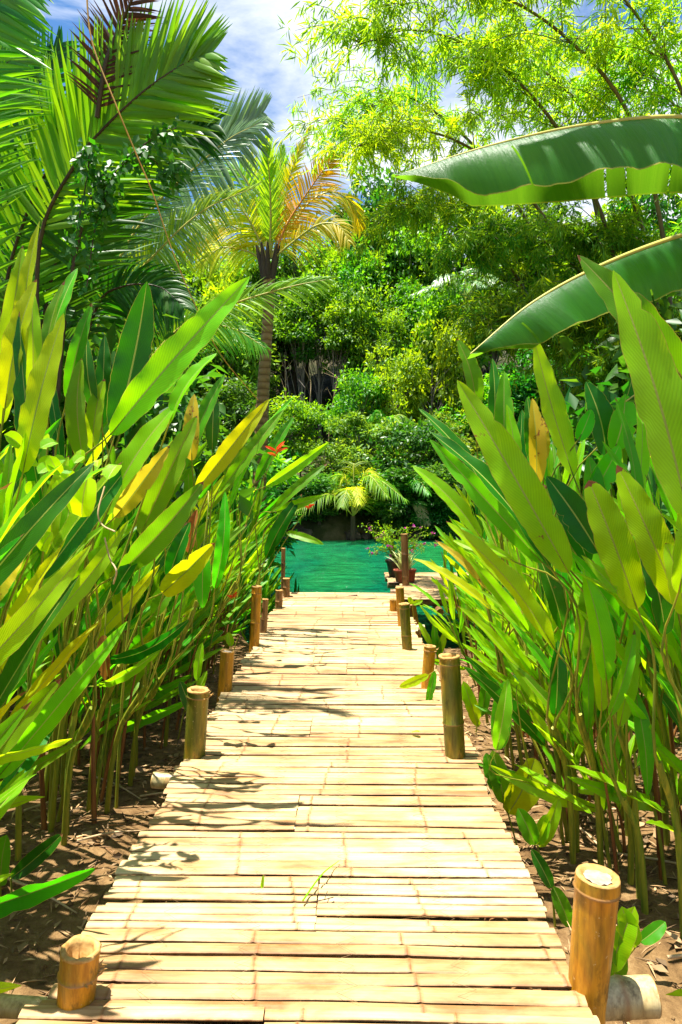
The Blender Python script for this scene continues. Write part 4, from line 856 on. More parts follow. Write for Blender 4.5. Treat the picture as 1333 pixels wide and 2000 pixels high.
# small palms on the far bank
def small_palm(px, py, d, n, Lp, label, mt='fol_c', seed=0, wl=.05, mt2=None):
    rs = np.random.default_rng(seed); c = np.array(at(px, py, d)); zg_ = float(gz(c[0], c[1])); t = thing('small_palm', label, 'palm', (c[0], c[1], zg_))
    mb = MB(); tube(mb, [V(c[0], c[1], zg_ - .2), c], [.12, .09], 8, n=4); P('trunk', mb, M['bark_dark'], t)
    for q in range(n):
        an = 2 * math.pi * q / n + rs.normal(0, .2); el = rs.uniform(.35, 1.35); h = V(math.cos(an), math.sin(an) * .8, 0)
        L_ = Lp * rs.uniform(.8, 1.1); e = c + h * L_ * math.cos(el) * 1.1 + V(0, 0, L_ * math.sin(el) * .5 - L_ * .1); m_ = c + h * L_ * .45 * math.cos(el) + V(0, 0, L_ * .5 * math.sin(el) + L_ * .12)
        mb = MB(); frond(mb, [c, m_, e], 30, L_ * .30, wl, 62, 28, (0, -.3, 1), .5, .15, .02, seed=seed + q, segs=3); P('frond', mb, [M[mt if (not mt2 or q % 3) else mt2], M['rachis']], t)
    return t
small_palm(690, 1008, 26.4, 15, 3.1, 'small bright palm with arching fronds at the far water edge', 'fol_c', 5, mt2='palm_yellow')
small_palm(800, 985, 27.2, 11, 2.4, 'small dark palm on the far bank beyond the flower pots', 'palm', 15)
small_palm(575, 470, 38, 12, 2.4, 'dark palm high on the far hill behind the coconut palm crown', 'palm_grey', 25, .08)
small_palm(905, 590, 34, 12, 2.6, 'silvery green palm half way up the far hill at the right', 'palm_grey', 35, .08)
small_palm(755, 850, 30, 9, 1.7, 'feathery palm low on the hill above the pale shrubs', 'palm', 45)
c = pxf([(800, 985, 26.8), (815, 990, 26.6), (838, 1022, 26.4)]); mb = MB(); frond(mb, c, 26, .55, .05, 50, 20, (0, -1, 0), .4, .2, .02, seed=9, segs=3)
solo('dead_frond', mb, [M['twig'], M['twig']], 'bleached pink brown dead palm frond hanging over the far water edge', 'frond', tuple(c[0]))

# ------------------------------------------------------------------ broadleaf trees
def tree_proto(seed, H, CR, tr, leaf, ncl, nper, mat_l, mat_b, name='tree', cat='tree', th=.45, flat=.8, multi=1, clr=.33, lean=.0, aspect=.5, label='tree', bare=0):
    clr *= 1.08
    rs = np.random.default_rng(seed); t = thing(name, label, cat, (0, 0, 0))
    cc = V(lean, 0, H * (th + (1 - th) / 2)); rz_ = H * (1 - th) / 2
    tb = MB(); cents = []
    for k in range(ncl):
        while True:
            q = rs.uniform(-1, 1, 3)
            q = q * rs.uniform(.8, 1.25)
            if np.linalg.norm(q) < 1.15 and (np.linalg.norm(q) > .45 or rs.random() < .3): break
        if q[2] < 0: q[:2] *= 1 + q[2] * .35
        cents.append(cc + q * V(CR, CR, rz_))
    cents = np.array(cents)
    for s_ in range(multi):
        off = V(rs.normal(0, .25), rs.normal(0, .25), 0) * (multi > 1); top = cc + V(rs.normal(0, .15), rs.normal(0, .15), rz_ * .5) + off * 2
        tpth = catmull([off + V(0, 0, -.4), off + V(rs.normal(0, .05), 0, H * .2), (off + top) / 2 + V(rs.normal(0, .12), rs.normal(0, .12), 0), top], 14)
        tube(tb, tpth, [tr * 1.2, tr, tr * .75, tr * .25], 8)
        for c in cents[s_::multi]:
            i0 = int(rs.integers(4, 12)); p0 = tpth[i0]
            tube(tb, catmull([p0, (p0 + c) / 2 + V(0, 0, rs.uniform(-.05, .2)), c], 6), [tr * .35, tr * .22, tr * .06], 5, cap=False)
    P('trunk', tb, M[mat_b], t)
    cb = MB()
    for c in cents:
        R_ = CR * clr * rs.uniform(.45, 1.3); n = int(nper * rs.uniform(.7, 1.3)); d = nrm(rs.normal(0, 1, (n, 3)))
        d[:, 2] = np.where(d[:, 2] < -.2, d[:, 2] * .5, d[:, 2])
        rr = R_ * np.where(rs.random(n) < .22, rs.uniform(.9, 1.55, n), rs.uniform(.3, 1, n) ** .5)
        p = c + d * rr[:, None] * V(1, 1, flat)
        dirs = nrm(d * .7 + rs.normal(0, .6, (n, 3)) + V(0, 0, -.15)); nn = nrm(V(0, 0, 1) + rs.normal(0, .55, (n, 3)) + d * .4)
        L_ = leaf * rs.uniform(.6, 1.3, n); tint = np.clip(.5 + rs.normal(0, .16) + rs.normal(0, .14, n), 0, 1)
        kites(cb, p, dirs, nn, L_, L_ * aspect, tint)
    P('crown', cb, M[mat_l], t)
    return t
PR = {
 'dense': tree_proto(1, 6.5, 2.2, .14, .26, 42, 230, 'fol_a', 'bark', th=.28),
 'dark': tree_proto(2, 7.0, 2.3, .15, .28, 40, 230, 'fol_b', 'bark_dark', th=.25),
 'slim': tree_proto(3, 8.0, 1.5, .085, .24, 24, 200, 'fol_a', 'bark', th=.5, clr=.42),
 'lime': tree_proto(4, 5.0, 1.9, .10, .24, 34, 220, 'fol_c', 'bark', th=.2),
 'pale': tree_proto(5, 3.6, 1.7, .08, .17, 34, 260, 'fol_d', 'bark', th=.08, name='shrub', cat='shrub', multi=3),
 'shrubdark': tree_proto(6, 3.0, 1.7, .07, .2, 32, 230, 'fol_b', 'bark_dark', th=.05, name='shrub', cat='shrub', multi=3),
 'shrub': tree_proto(7, 2.6, 1.4, .05, .2, 28, 210, 'fol_a', 'bark', th=.05, name='shrub', cat='shrub', multi=3),
 'feathery': tree_proto(8, 8.5, 1.6, .12, .34, 40, 170, 'fol_c', 'bark', th=.25, aspect=.22, clr=.36),
}
first = {}
def ptree(kind, px, d, sc, label, rz=None, ytop=None, zs=1.0, x=None):
    p = PR[kind]; xx = at(px, 944, d).x if x is None else x; z = float(gz(xx, d)) - .05
    H = {'dense': 6.5, 'dark': 7, 'slim': 8, 'lime': 5, 'pale': 3.6, 'shrubdark': 3, 'shrub': 2.6, 'feathery': 8.5}[kind]
    if ytop is not None:
        top = at(px, ytop, d).z; zs = max(.3, (top - z) / H) / sc if sc else 1
    rz = random.uniform(0, 6.28) if rz is None else rz
    if kind not in first:
        first[kind] = 1; p.location = (xx, d, z); p.rotation_euler = (0, 0, rz); p.scale = (sc, sc, sc * zs); p['label'] = label; return p
    return dup(p, (xx, d, z), rz, (sc, sc, sc * zs), label)
# hillside across the river: (kind, px, depth, scale, top py, label)
HILL = [
 ('shrubdark', 480, 26.9, 0.5, None, 'shadowy shrub hanging over the far water line, first from the left'),
 ('shrubdark', 560, 27.1, 0.55, None, 'shadowy shrub hanging over the far water line, second from the left'),
 ('shrubdark', 625, 27.0, 0.45, None, 'shadowy shrub hanging over the far water line, third from the left'),
 ('shrubdark', 765, 27.1, 0.5, None, 'shadowy shrub hanging over the far water line, fourth from the left'),
 ('shrubdark', 850, 27.0, 0.5, None, 'shadowy shrub hanging over the far water line, fifth from the left'),
 ('shrubdark', 900, 27.1, 0.55, None, 'shadowy shrub hanging over the far water line, sixth from the left'),
 ('shrubdark', 960, 27.0, 0.6, None, 'shadowy shrub hanging over the far water line, seventh from the left'),
 ('shrubdark', 1040, 27.0, 0.6, None, 'shadowy shrub hanging over the far water line, eighth from the left'),
 ('shrubdark', 430, 27.8, 1.0, 900, 'dark shrub at the far bank behind the left bed end'),
 ('shrubdark', 610, 27.8, 1.0, 930, 'low dark shrub at the far bank left of the small bright palm'),
 ('shrubdark', 740, 28.0, 1.05, 925, 'low dark shrub at the far bank right of the small bright palm'),
 ('shrubdark', 830, 28.0, 1.1, 915, 'dark shrub on the far bank behind the dead frond'),
 ('shrubdark', 930, 28.0, 1.1, 900, 'dark shrub on the far bank beyond the right bed'),
 ('shrubdark', 1040, 28.0, 1.3, 880, 'dark shrub on the far bank well right of the dead frond'),
 ('pale', 735, 29.6, 1.05, 800, 'pale yellowish green rounded shrub above the small bright palm'),
 ('pale', 665, 29.8, .8, 850, 'small pale shrub leaning left of the rounded pale shrub'),
 ('shrubdark', 800, 29.4, 1.1, 830, 'deep green glossy shrub right of the pale rounded shrub'),
 ('dense', 695, 31.5, .55, 728, 'compact green tree directly above the pale shrub'),
 ('lime', 775, 31.8, .72, 700, 'bright lime tree glowing in the sun in the middle of the hill'),
 ('dense', 560, 30.5, .6, 780, 'green tree beyond the palm trunk foot'),
 ('dark', 470, 31.0, .8, 760, 'dark tree on the hill left of the palm trunk'),
 ('lime', 850, 32.2, .75, 650, 'yellow green almond like tree with spreading crown at the right'),
 ('pale', 900, 30.6, 1.0, 800, 'pale shrub beneath the spreading yellow green tree'),
 ('dense', 960, 31.5, .85, 740, 'green tree behind the tallest right heliconias'),
 ('dark', 1060, 31.5, .95, 700, 'dark tree behind the bamboo thicket'),
 ('slim', 585, 35.5, .8, 570, 'slim pale trunked tree on the hill nearest the palm trunk'),
 ('slim', 625, 36.0, .85, 540, 'slim pale trunked tree second from the palm trunk'),
 ('slim', 660, 35.0, .75, 590, 'slim pale trunked tree in a shaded hollow of the hill'),
 ('slim', 700, 37.0, .9, 500, 'slender tree rising in the middle of the hill'),
 ('slim', 800, 36.0, .8, 560, 'slender tree beside the bare twigs'),
 ('dark', 560, 38.0, .9, 520, 'dark dome of leaves behind the palm crown shaft'),
 ('dense', 600, 40.5, .95, 475, 'green tree on the skyline left of the sky gap'),
 ('dense', 680, 41.0, 1.0, 440, 'green tree on the skyline right of the sky gap'),
 ('dark', 745, 40.0, 1.25, 365, 'tallest dark tree on the skyline left of the upper banana leaf tip'),
 ('feathery', 690, 37.5, .9, 470, 'feathery light green tree under the skyline'),
 ('dense', 790, 39.0, 1.1, 440, 'tree below the tip of the upper banana leaf'),
 ('lime', 840, 37.5, .95, 520, 'sunny lime tree high on the hill at the right'),
 ('dark', 900, 39.0, 1.2, 400, 'dark tree behind the bamboo on the upper hill'),
 ('dense', 960, 38.0, 1.2, 430, 'green tree behind the bamboo between the banana leaves'),
 ('dark', 1050, 38.0, 1.4, 400, 'dark tree behind the bamboo at the right'),
 ('dense', 1150, 37.0, 1.4, 420, 'tree mass behind the bamboo beneath the banana leaf'),
 ('dark', 1270, 37.0, 1.5, 400, 'dark tree behind the bamboo at the picture margin'),
 ('dark', 1150, 31.0, 1.2, 640, 'dark bank tree behind the right heliconia tops'),
 ('dark', 1280, 31.0, 1.3, 600, 'dark bank tree at the right margin'),
 ('dense', 500, 40.0, 1.1, 500, 'green tree on the hill left of the palm crown'),
 ('pale', 430, 36.0, 1.8, 560, 'pale sunlit shrubbery on the hill left of the palm'),
 ('lime', 470, 38.0, 1.1, 520, 'yellow green tree under the yellow palm fronds'),
 ('dense', 390, 34.0, 1.1, 620, 'green tree behind the slanting heliconia leaf'),
 ('dense', 400, 40.0, 1.2, 500, 'green tree glimpsed behind the yellow fronds'),
 ('dark', 300, 33.0, 1.2, 580, 'dark tree behind the grey green fronds'),
 ('dense', 330, 39.0, 1.3, 500, 'tree glimpsed through the grey green fronds'),
 ('dark', 200, 36.0, 1.6, 450, 'dark tree far behind the large stemless palm'),
 ('dark', 60, 35.0, 1.7, 420, 'dark far tree at the left margin'),
 ('dense', -120, 34.0, 1.7, 450, 'far green tree beyond the left margin'),
 ('dense', 1450, 34.0, 1.7, 450, 'far green tree beyond the right margin'),
 ('feathery', 745, 34.5, .62, 600, 'feathery small tree beside the lime tree'),
 ('shrub', 520, 29.0, 1.0, 850, 'leafy shrub near the palm trunk base across the river'),
 ('shrub', 820, 34.5, 1.2, 620, 'leafy shrub above the lime tree'),
 ('dense', 730, 35.5, .7, 560, 'small tree standing left of the bare twigs'),
 ('dense', 880, 35.0, .85, 560, 'tree above the spreading yellow green tree'),
]
for kd, px, d, sc, yt, lb in HILL: ptree(kd, px, d, sc, lb, ytop=yt)
# near vegetation behind the two beds
NEAR = [
 ('shrubdark', -4.6, 6.6, 1.3, 'dense dark shrub at the foot of the large stemless palm'), ('shrubdark', -4.2, 8.6, 1.2, 'dark shrub behind the left bed under the grey fronds'),
 ('shrubdark', -3.4, 10.8, 1.05, 'dark shrub near the shore behind the far left heliconias'), ('shrub', -2.5, 12.6, .95, 'leafy shrub at the shore beside the coconut palm'),
 ('dark', -7.2, 8.5, .8, 'dark tree behind the large stemless palm'), ('dark', -6.0, 11.5, .75, 'dark tree beyond the palms on the left bank'), ('dense', -4.6, 13.3, .5, 'small green tree on the left bank near the water'),
 ('dark', -9.0, 5.5, .9, 'dark tree far left of the large stemless palm'),
 ('shrubdark', 4.0, 6.2, 1.1, 'dark shrub behind the middle of the right bed'), ('shrubdark', 5.2, 8.2, 1.3, 'dark shrub at the foot of the bamboo'), ('shrub', 4.2, 9.8, 1.0, 'green shrub beside the bamboo stems'),
 ('shrubdark', 6.6, 6.0, 1.3, 'dark shrub at the right of the bamboo'), ('dark', 9.0, 11.0, .8, 'dark tree behind the bamboo on the near bank'), ('shrubdark', 5.6, 12.2, 1.2, 'dark shrub at the shore behind the bamboo'),
 ('shrubdark', 7.8, 9.0, 1.4, 'dark shrub between bamboo stems'),
]
for kd, x, y, sc, lb in NEAR: ptree(kd, 0, y, sc, lb, x=x)

# bare twiggy saplings and pale trunks in the shaded hollow of the hill
rs = np.random.default_rng(5)
for k in range(26):
    px = 560 + k * 13.4; d = rs.uniform(31.5, 36); x = at(px, 944, d).x; z = float(gz(x, d)); h = rs.uniform(2.2, 4.6); mb = MB(); ln = rs.normal(0, .25)
    p = catmull([V(x, d, z - .2), V(x + ln * .3, d, z + h * .5), V(x + ln, d, z + h)], 8); tube(mb, p, [.05, .035, .012], 6)
    for q in range(6): a = p[int(rs.integers(3, 8))]; tube(mb, [a, a + V(rs.normal(0, .4), rs.normal(0, .3), rs.uniform(.3, .9))], [.014, .005], 4, cap=False)
    solo('bare_sapling', mb, M['bark' if k % 3 else 'twig'], f'{ORD[k]} thin bare sapling from the palm trunk in the far hollow', 'sapling', (x, d, z), 'bare saplings on the hill')
# rocks on the far bank
for k in range(16):
    px = 430 + k * 42 + rs.uniform(-12, 12); d = rs.uniform(26.6, 27.4); x = at(px, 944, d).x; mb = MB(); r = rs.uniform(.25, .6)
    th, ph = np.meshgrid(np.linspace(0, 6.283, 13)[:-1], np.linspace(.05, 3.09, 8), indexing='xy'); sx, sy, sz_ = rs.uniform(.7, 1.5), rs.uniform(.6, 1), rs.uniform(.4, .8)
    dv = np.stack([np.cos(th) * np.sin(ph), np.sin(th) * np.sin(ph), np.cos(ph)], -1).reshape(-1, 3); bu = 1 + .28 * np.sin(dv[:, 0] * 5 + k) * np.cos(dv[:, 1] * 4 + k * 2) + rs.normal(0, .05, len(dv))
    v = dv * bu[:, None] * r * V(sx, sy, sz_) + V(x, d, WATER_Z + .12); ii, jj = np.meshgrid(np.arange(7), np.arange(12), indexing='ij')
    mb.add(v, np.stack([ii * 12 + jj, ii * 12 + (jj + 1) % 12, (ii + 1) * 12 + (jj + 1) % 12, (ii + 1) * 12 + jj], -1).reshape(-1, 4))
    solo('rock', mb, M['rock'], f'{ORD[k]} dark rounded rock from the left along the far water line', 'rock', (x, d, WATER_Z), 'rocks along the far water line', smooth=False)

# ------------------------------------------------------------------ bamboo
def bamboo(path, rad, nb, seed, label, mat_l='bamboo_leaf', blen=(.6, 1.5), t0=.25, fan=14, lf=.15):
    rs = np.random.default_rng(seed); p = catmull(path, 40); z = float(gz(path[0][0], path[0][1])); t = thing('bamboo_plant', label, 'bamboo', tuple(path[0]), 'bamboo plants')
    mb = MB(); tube(mb, p, [rad, rad * .85, rad * .5, rad * .15], 7); cb = MB()
    T = nrm(np.gradient(p, axis=0)); B = []; D = []; TN = []
    for k in range(nb):
        u = t0 + (1 - t0) * rs.random() ** .8; i0 = min(38, int(u * 39)); a = p[i0]; an = rs.uniform(0, 6.283)
        h = V(math.cos(an), math.sin(an), 0); L_ = rs.uniform(*blen) * (1.1 - .5 * u)
        e = a + h * L_ * .8 + T[i0] * L_ * .3 + V(0, 0, rs.uniform(-.45, .25) * L_); m_ = (a + e) / 2 + V(0, 0, .16 * L_)
        tw = catmull([a, m_, e], 9); tube(mb, tw, [rad * .16 + .002, .0022], 4, cap=False)
        tn = rs.normal(0, .12)
        for q in range(1, 9):
            c = tw[q]; n = int(rs.integers(fan // 2, fan)) ; fd = nrm(tw[q] - tw[q - 1])
            # side twiglet carrying a fan of leaves
            sd_ = nrm(fd + rs.normal(0, .7, 3)); tl = rs.uniform(.05, .22) * L_; c2 = c + sd_ * tl + V(0, 0, -.04)
            s = rs.random(n)[:, None]; B.append(c + (c2 - c) * s + rs.normal(0, .02, (n, 3)))
            D.append(nrm(sd_ * .7 + rs.normal(0, .62, (n, 3)) + V(0, 0, -.55))); TN.append(np.clip(.5 + tn + rs.normal(0, .2, n), 0, 1))
    B = np.concatenate(B); D = np.concatenate(D); TN = np.concatenate(TN); n = len(B)
    L_ = lf * rs.uniform(.6, 1.25, n); kites(cb, B, D, nrm(V(0, 0, 1) + rs.normal(0, .7, (n, 3))), L_, L_ * .105 + .002, TN)
    P('culm', mb, M['culm'], t); P('foliage', cb, M[mat_l], t); return t
BB = [
 ([(1330, 1000), (1310, 600), (1240, 250), (1090, 60), (900, -40), (760, -60)], 9.0, 'longest bamboo arching far left across the top'),
 ([(1250, 1000), (1215, 600), (1130, 320), (980, 130), (820, 60), (690, 90)], 9.6, 'bamboo arching over the upper banana leaf toward the sky gap'),
 ([(1370, 1000), (1400, 500), (1340, 200), (1220, 0), (1080, -120)], 8.6, 'bamboo at the right margin leaning up and out of view'),
 ([(1210, 1000), (1160, 640), (1060, 420), (920, 290), (780, 250), (690, 290)], 10.4, 'bamboo drooping left behind the upper banana leaf tip'),
 ([(1290, 1000), (1285, 620), (1220, 350), (1130, 200), (1000, 110), (880, 150)], 10.0, 'bamboo with a dense middle crown above the banana leaf'),
 ([(1420, 1000), (1430, 620), (1390, 380), (1300, 180), (1180, 90)], 9.4, 'bamboo bending in from the right margin above the banana leaf'),
 ([(1160, 1000), (1100, 760), (1020, 560), (930, 440), (840, 400), (780, 430)], 11.0, 'low bamboo between the two banana leaves'),
 ([(1260, 1000), (1230, 760), (1150, 560), (1060, 470), (960, 450), (900, 500)], 10.6, 'low bamboo drooping over the lower banana leaf tip'),
 ([(1340, 1000), (1330, 760), (1290, 560), (1200, 470), (1100, 470)], 10.2, 'short dense bamboo behind the lower banana leaf'),
 ([(1180, 1000), (1150, 800), (1100, 680), (1020, 610), (950, 640)], 9.8, 'lowest bamboo tips above the right heliconias'),
 ([(1310, 1000), (1300, 800), (1260, 680), (1180, 600), (1120, 620)], 9.6, 'bamboo undergrowth behind the biggest veined leaf'),
 ([(1240, 1000), (1180, 500), (1080, 160), (940, -60), (800, -160)], 10.8, 'tall bamboo whose crown leaves the top of the view'),
 ([(1150, 1000), (1080, 600), (960, 330), (820, 200), (740, 200), (680, 260)], 11.6, 'farthest bamboo reaching toward the coconut palm'),
 ([(1400, 1000), (1390, 860), (1350, 740), (1280, 680), (1220, 700)], 9.2, 'bamboo shoots low at the right margin'),
]
for q, (path, d, lb) in enumerate(BB):
    pts = pxf([(x, y, d - i * .25) for i, (x, y) in enumerate(path)]); g0 = V(pts[0][0], pts[0][1], float(gz(pts[0][0], pts[0][1])) - .1)
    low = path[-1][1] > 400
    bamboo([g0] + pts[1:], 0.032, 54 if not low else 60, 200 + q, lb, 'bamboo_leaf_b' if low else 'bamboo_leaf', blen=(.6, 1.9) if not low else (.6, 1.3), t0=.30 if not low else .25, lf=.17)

# ------------------------------------------------------------------ banana plant
def banana_leaf(mb, pts, half, hang=1.2, seed=0, near=-1, n=220, torn=0.0):
    rs = np.random.default_rng(seed); p = catmull(pts, n); T = nrm(np.gradient(p, axis=0)); t = np.linspace(0, 1, n)
    up = nrm(V(0, 0, 1) - T * T[:, 2:3]); sd = np.cross(T, up)
    wd = half * np.minimum(1, np.sin(np.pi * np.clip(t * .92 + .06, 0, 1)) ** .45) * np.clip((1 - t) * 7, 0, 1) ** .7
    k = 11; us = np.linspace(0, 1, k)
    for sg in (1, -1):
        ph = rs.uniform(0, 6.28, 3)
        fold = (np.sin(t * 19 + 2 * np.sin(t * 5 + ph[1]) + ph[0]) * .5 + np.sin(t * 43 + ph[1]) * .22 + np.sin(t * 97 + ph[2]) * .07 + np.cumsum(rs.normal(0, .018, n)))
        v = np.zeros((n, k, 3)); pos = p.copy(); a_prev = None
        for j, u in enumerate(us):
            ang = R(34 if sg * near > 0 else 48) + hang * (.60 if sg * near > 0 else .5) * u ** .7     # angle below the horizontal side direction
            dirv = sd * sg * math.cos(ang) - up * math.sin(ang)
            if j: pos = pos + dirv * (wd * (1 if sg * near > 0 else .92) / (k - 1))[:, None]
            v[:, j] = pos + (sd * sg)[:, :] * (fold * .075 * u * u)[:, None] + up * (fold * .03 * u)[:, None]
        i, j = np.meshgrid(np.arange(n - 1), np.arange(k - 1), indexing='ij')
        f = np.stack([i * k + j, i * k + j + 1, (i + 1) * k + j + 1, (i + 1) * k + j], -1).reshape(-1, 4)
        slit = np.ones((n - 1, k - 1), bool)
        for _ in range(3): slit[int(rs.integers(30, n - 30)), int(rs.integers(2, 9)):] = False
        f = f[slit.ravel()]
        if torn: fi = i.ravel()[slit.ravel()]; fj = j.ravel()[slit.ravel()]; rk = np.repeat(rs.random((n - 1) // 4 + 1) > torn * 2, 4)[:n - 1]; keep = rk[fi] | (fj < 3); f = f[keep]
        if False: keep = (np.repeat(rs.random(n - 1) > torn, k - 1)) | (np.tile(np.arange(k - 1), n - 1) < 3); f = f[keep]
        if sg < 0: f = f[:, ::-1]
        mb.add(v.reshape(-1, 3), f, 0, np.stack([np.tile(us, n), np.repeat(t, k)], 1), .5)
    tube(mb, p - up * .004, [.022, .016, .010, .003], 8, mat=1)
def banana_mat():
    m, t, n, l = nodes('banana_leaf_ribbed')
    uv = n('ShaderNodeUVMap').outputs[0]; sp = n('ShaderNodeSeparateXYZ'); l(uv, sp.inputs[0])
    w1 = noise(t, mapping(t, uv, (0.6, 60, 1)), 1.0, 6, 0.7); w2 = noise(t, mapping(t, uv, (3, 9, 1)), 1.0, 3, .5)
    cb = mixc(t, w1, (0.003, 0.038, 0.004), (0.015, 0.115, 0.009)); cb = mixc(t, .5, cb, ramp(t, w2, [(.3, (.75, .8, .7)), (.7, (1.1, 1.1, 1))]), 'MULTIPLY')
    ed = ramp(t, sp.outputs[0], [(0.975, (0, 0, 0)), (0.99, (1, 1, 1))]); cb = mixc(t, ed, cb, (.35, .30, .05))
    ct = mixc(t, w1, (0.16, 0.50, 0.01), (0.40, 0.78, 0.02))
    nor = bump(t, w1, .8, .012); b = pbsdf(t, cb, .36, .24, nor); tr = n('ShaderNodeBsdfTranslucent'); l(ct, tr.inputs[0])
    mxs = n('ShaderNodeMixShader'); mxs.inputs[0].default_value = .34; l(b.outputs[0], mxs.inputs[1]); l(tr.outputs[0], mxs.inputs[2]); out(t, mxs.outputs[0]); return m
M['banana'] = banana_mat()
bx_, by_ = 3.05, 3.5; bz_ = float(gz(bx_, by_))
t = thing('banana_plant', 'banana plant at the right with two great leaves reaching in over the bed', 'banana plant', (bx_, by_, bz_))
mb = MB(); tube(mb, [V(bx_, by_, bz_ - .1), V(bx_, by_, bz_ + 1.0), V(bx_ - .05, by_, 2.0)], [.13, .11, .07], 16, n=12); P('trunk', mb, M['stem'], t)
J = V(bx_ - .05, by_, 1.9)
def bleaf(path, half, hang, seed, torn=0.0):
    pts = pxf(path); mb = MB(); rv = [J, J + V(-.05, 0, .5)] + pts[:1]
    tube(mb, rv, [.035, .022], 8, mat=1, n=10); banana_leaf(mb, pts, half, hang, seed, torn=torn); P2('leaf', 'midrib', mb, [M['banana'], M['rachis']], t)
bleaf([(1640, 330, 3.1), (1500, 255, 3.05), (1333, 229, 3.0), (1150, 243, 2.95), (960, 283, 2.9), (772, 342, 2.85)], .33, 1.35, 3)
bleaf([(1560, 480, 3.5), (1450, 440, 3.45), (1333, 459, 3.4), (1180, 515, 3.3), (1040, 590, 3.2), (918, 690, 3.1)], .27, 1.30, 8)
bleaf([(1640, 700, 3.1), (1520, 640, 3.0), (1400, 660, 2.9), (1222, 782, 2.8)], .22, 1.0, 12)

bleaf([(1640, -250, 2.9), (1420, -480, 2.9), (1150, -520, 2.92), (880, -420, 2.9)], .26, .9, 21, torn=.12)  # unseen torn leaves overhead, added to cast striped shade on those below
bleaf([(1640, -50, 3.4), (1480, -420, 3.4), (1250, -640, 3.35), (1000, -700, 3.3)], .28, .9, 22, torn=.10)

# ------------------------------------------------------------------ flower pots
def pot(c, r0, r1, h, mat, label, name='flower_pot'):
    t = thing(name, label, 'pot', c); mb = MB(); n = 20; th = np.linspace(0, 6.283, n, endpoint=False)
    pr = [(0.001, 0), (r0, 0), (r0 * 1.03, .01), (r1 * .97, h * .82), (r1 * 1.10, h * .83), (r1 * 1.12, h), (r1 * .95, h), (r1 * .9, h * .86), (.001, h * .85)]
    v = np.array([[c[0] + r * math.cos(a), c[1] + r * math.sin(a), c[2] + z] for r, z in pr for a in th]); k = len(pr); ii, jj = np.meshgrid(np.arange(k - 1), np.arange(n), indexing='ij')
    mb.add(v, np.stack([ii * n + jj, ii * n + (jj + 1) % n, (ii + 1) * n + (jj + 1) % n, (ii + 1) * n + jj], -1).reshape(-1, 4)); P('body', mb, M[mat], t); return t
a = at(783, 1140, 10.3); pot((a.x, a.y, .008), .07, .10, .19, 'terracotta', 'red terracotta flower pot on the platform beside the brown pole')
a2 = at(801, 1137, 10.35); pot((a2.x, a2.y, .008), .07, .09, .19, 'terracotta', 'terracotta flower pot half hidden behind the brown platform pole')
a3 = at(773, 1119, 10.9); pot((a3.x, a3.y, .008), .10, .15, .27, 'potdark', 'round dark glazed pot at the platform rim behind the terracotta pots')
t = thing('potted_plant', 'variegated strap leaved plant growing from the terracotta pot', 'plant', (a.x, a.y, .16)); rs = np.random.default_rng(8); mb = MB()
for k in range(60):
    an = rs.uniform(0, 6.28); c = V(a.x + rs.choice([0, .12]), a.y, .17); d = V(math.cos(an), math.sin(an), rs.uniform(.6, 2.4)); L_ = rs.uniform(.22, .42)
    T_ = c + nrm(d) * L_; blade(mb, c, T_, .018, bend=.12, fold=.2, n=7, facing=(0, 0, 1), tint=rs.uniform(.3, .9), seed=k)
P('leaves', mb, M['variegated'], t)
t = thing('flowering_plant', 'loose green plant dotted with magenta blooms spilling from the dark pot', 'plant', (a3.x, a3.y, .25)); mb = MB(); fb = MB(); fl = []
for k in range(46):
    an = rs.uniform(0, 6.28); c = V(a3.x, a3.y, .25); r_ = rs.uniform(.15, .5); e = c + V(math.cos(an) * r_ * 1.15 + (.12 if k % 3 == 0 else 0), math.sin(an) * r_ * .6, rs.uniform(.10, .62))
    tw = catmull([c, (c + e) / 2 + V(0, 0, .12), e], 9); tube(mb, tw, [.005, .002], 4, cap=False)
    n = 22; q = tw[rs.integers(3, 9, n)] + rs.normal(0, .025, (n, 3)); kites(fb, q, nrm(rs.normal(0, 1, (n, 3))), nrm(rs.normal(0, .6, (n, 3)) + V(0, 0, 1)), rs.uniform(.03, .06, n), rs.uniform(.015, .03, n), rs.uniform(.2, .9, n))
    if k % 2 == 0: fl.append(e)
P('stems', mb, M['stem'], t); P('leaves', fb, M['fol_c'], t)
for e in fl:
    mb = MB(); n = 14; kites(mb, np.repeat([e], n, 0) + rs.normal(0, .008, (n, 3)), nrm(rs.normal(0, 1, (n, 3))), nrm(rs.normal(0, 1, (n, 3))), rs.uniform(.02, .04, n), rs.uniform(.018, .03, n), rs.uniform(.4, .9, n)); P('flower', mb, M['magenta'], t)

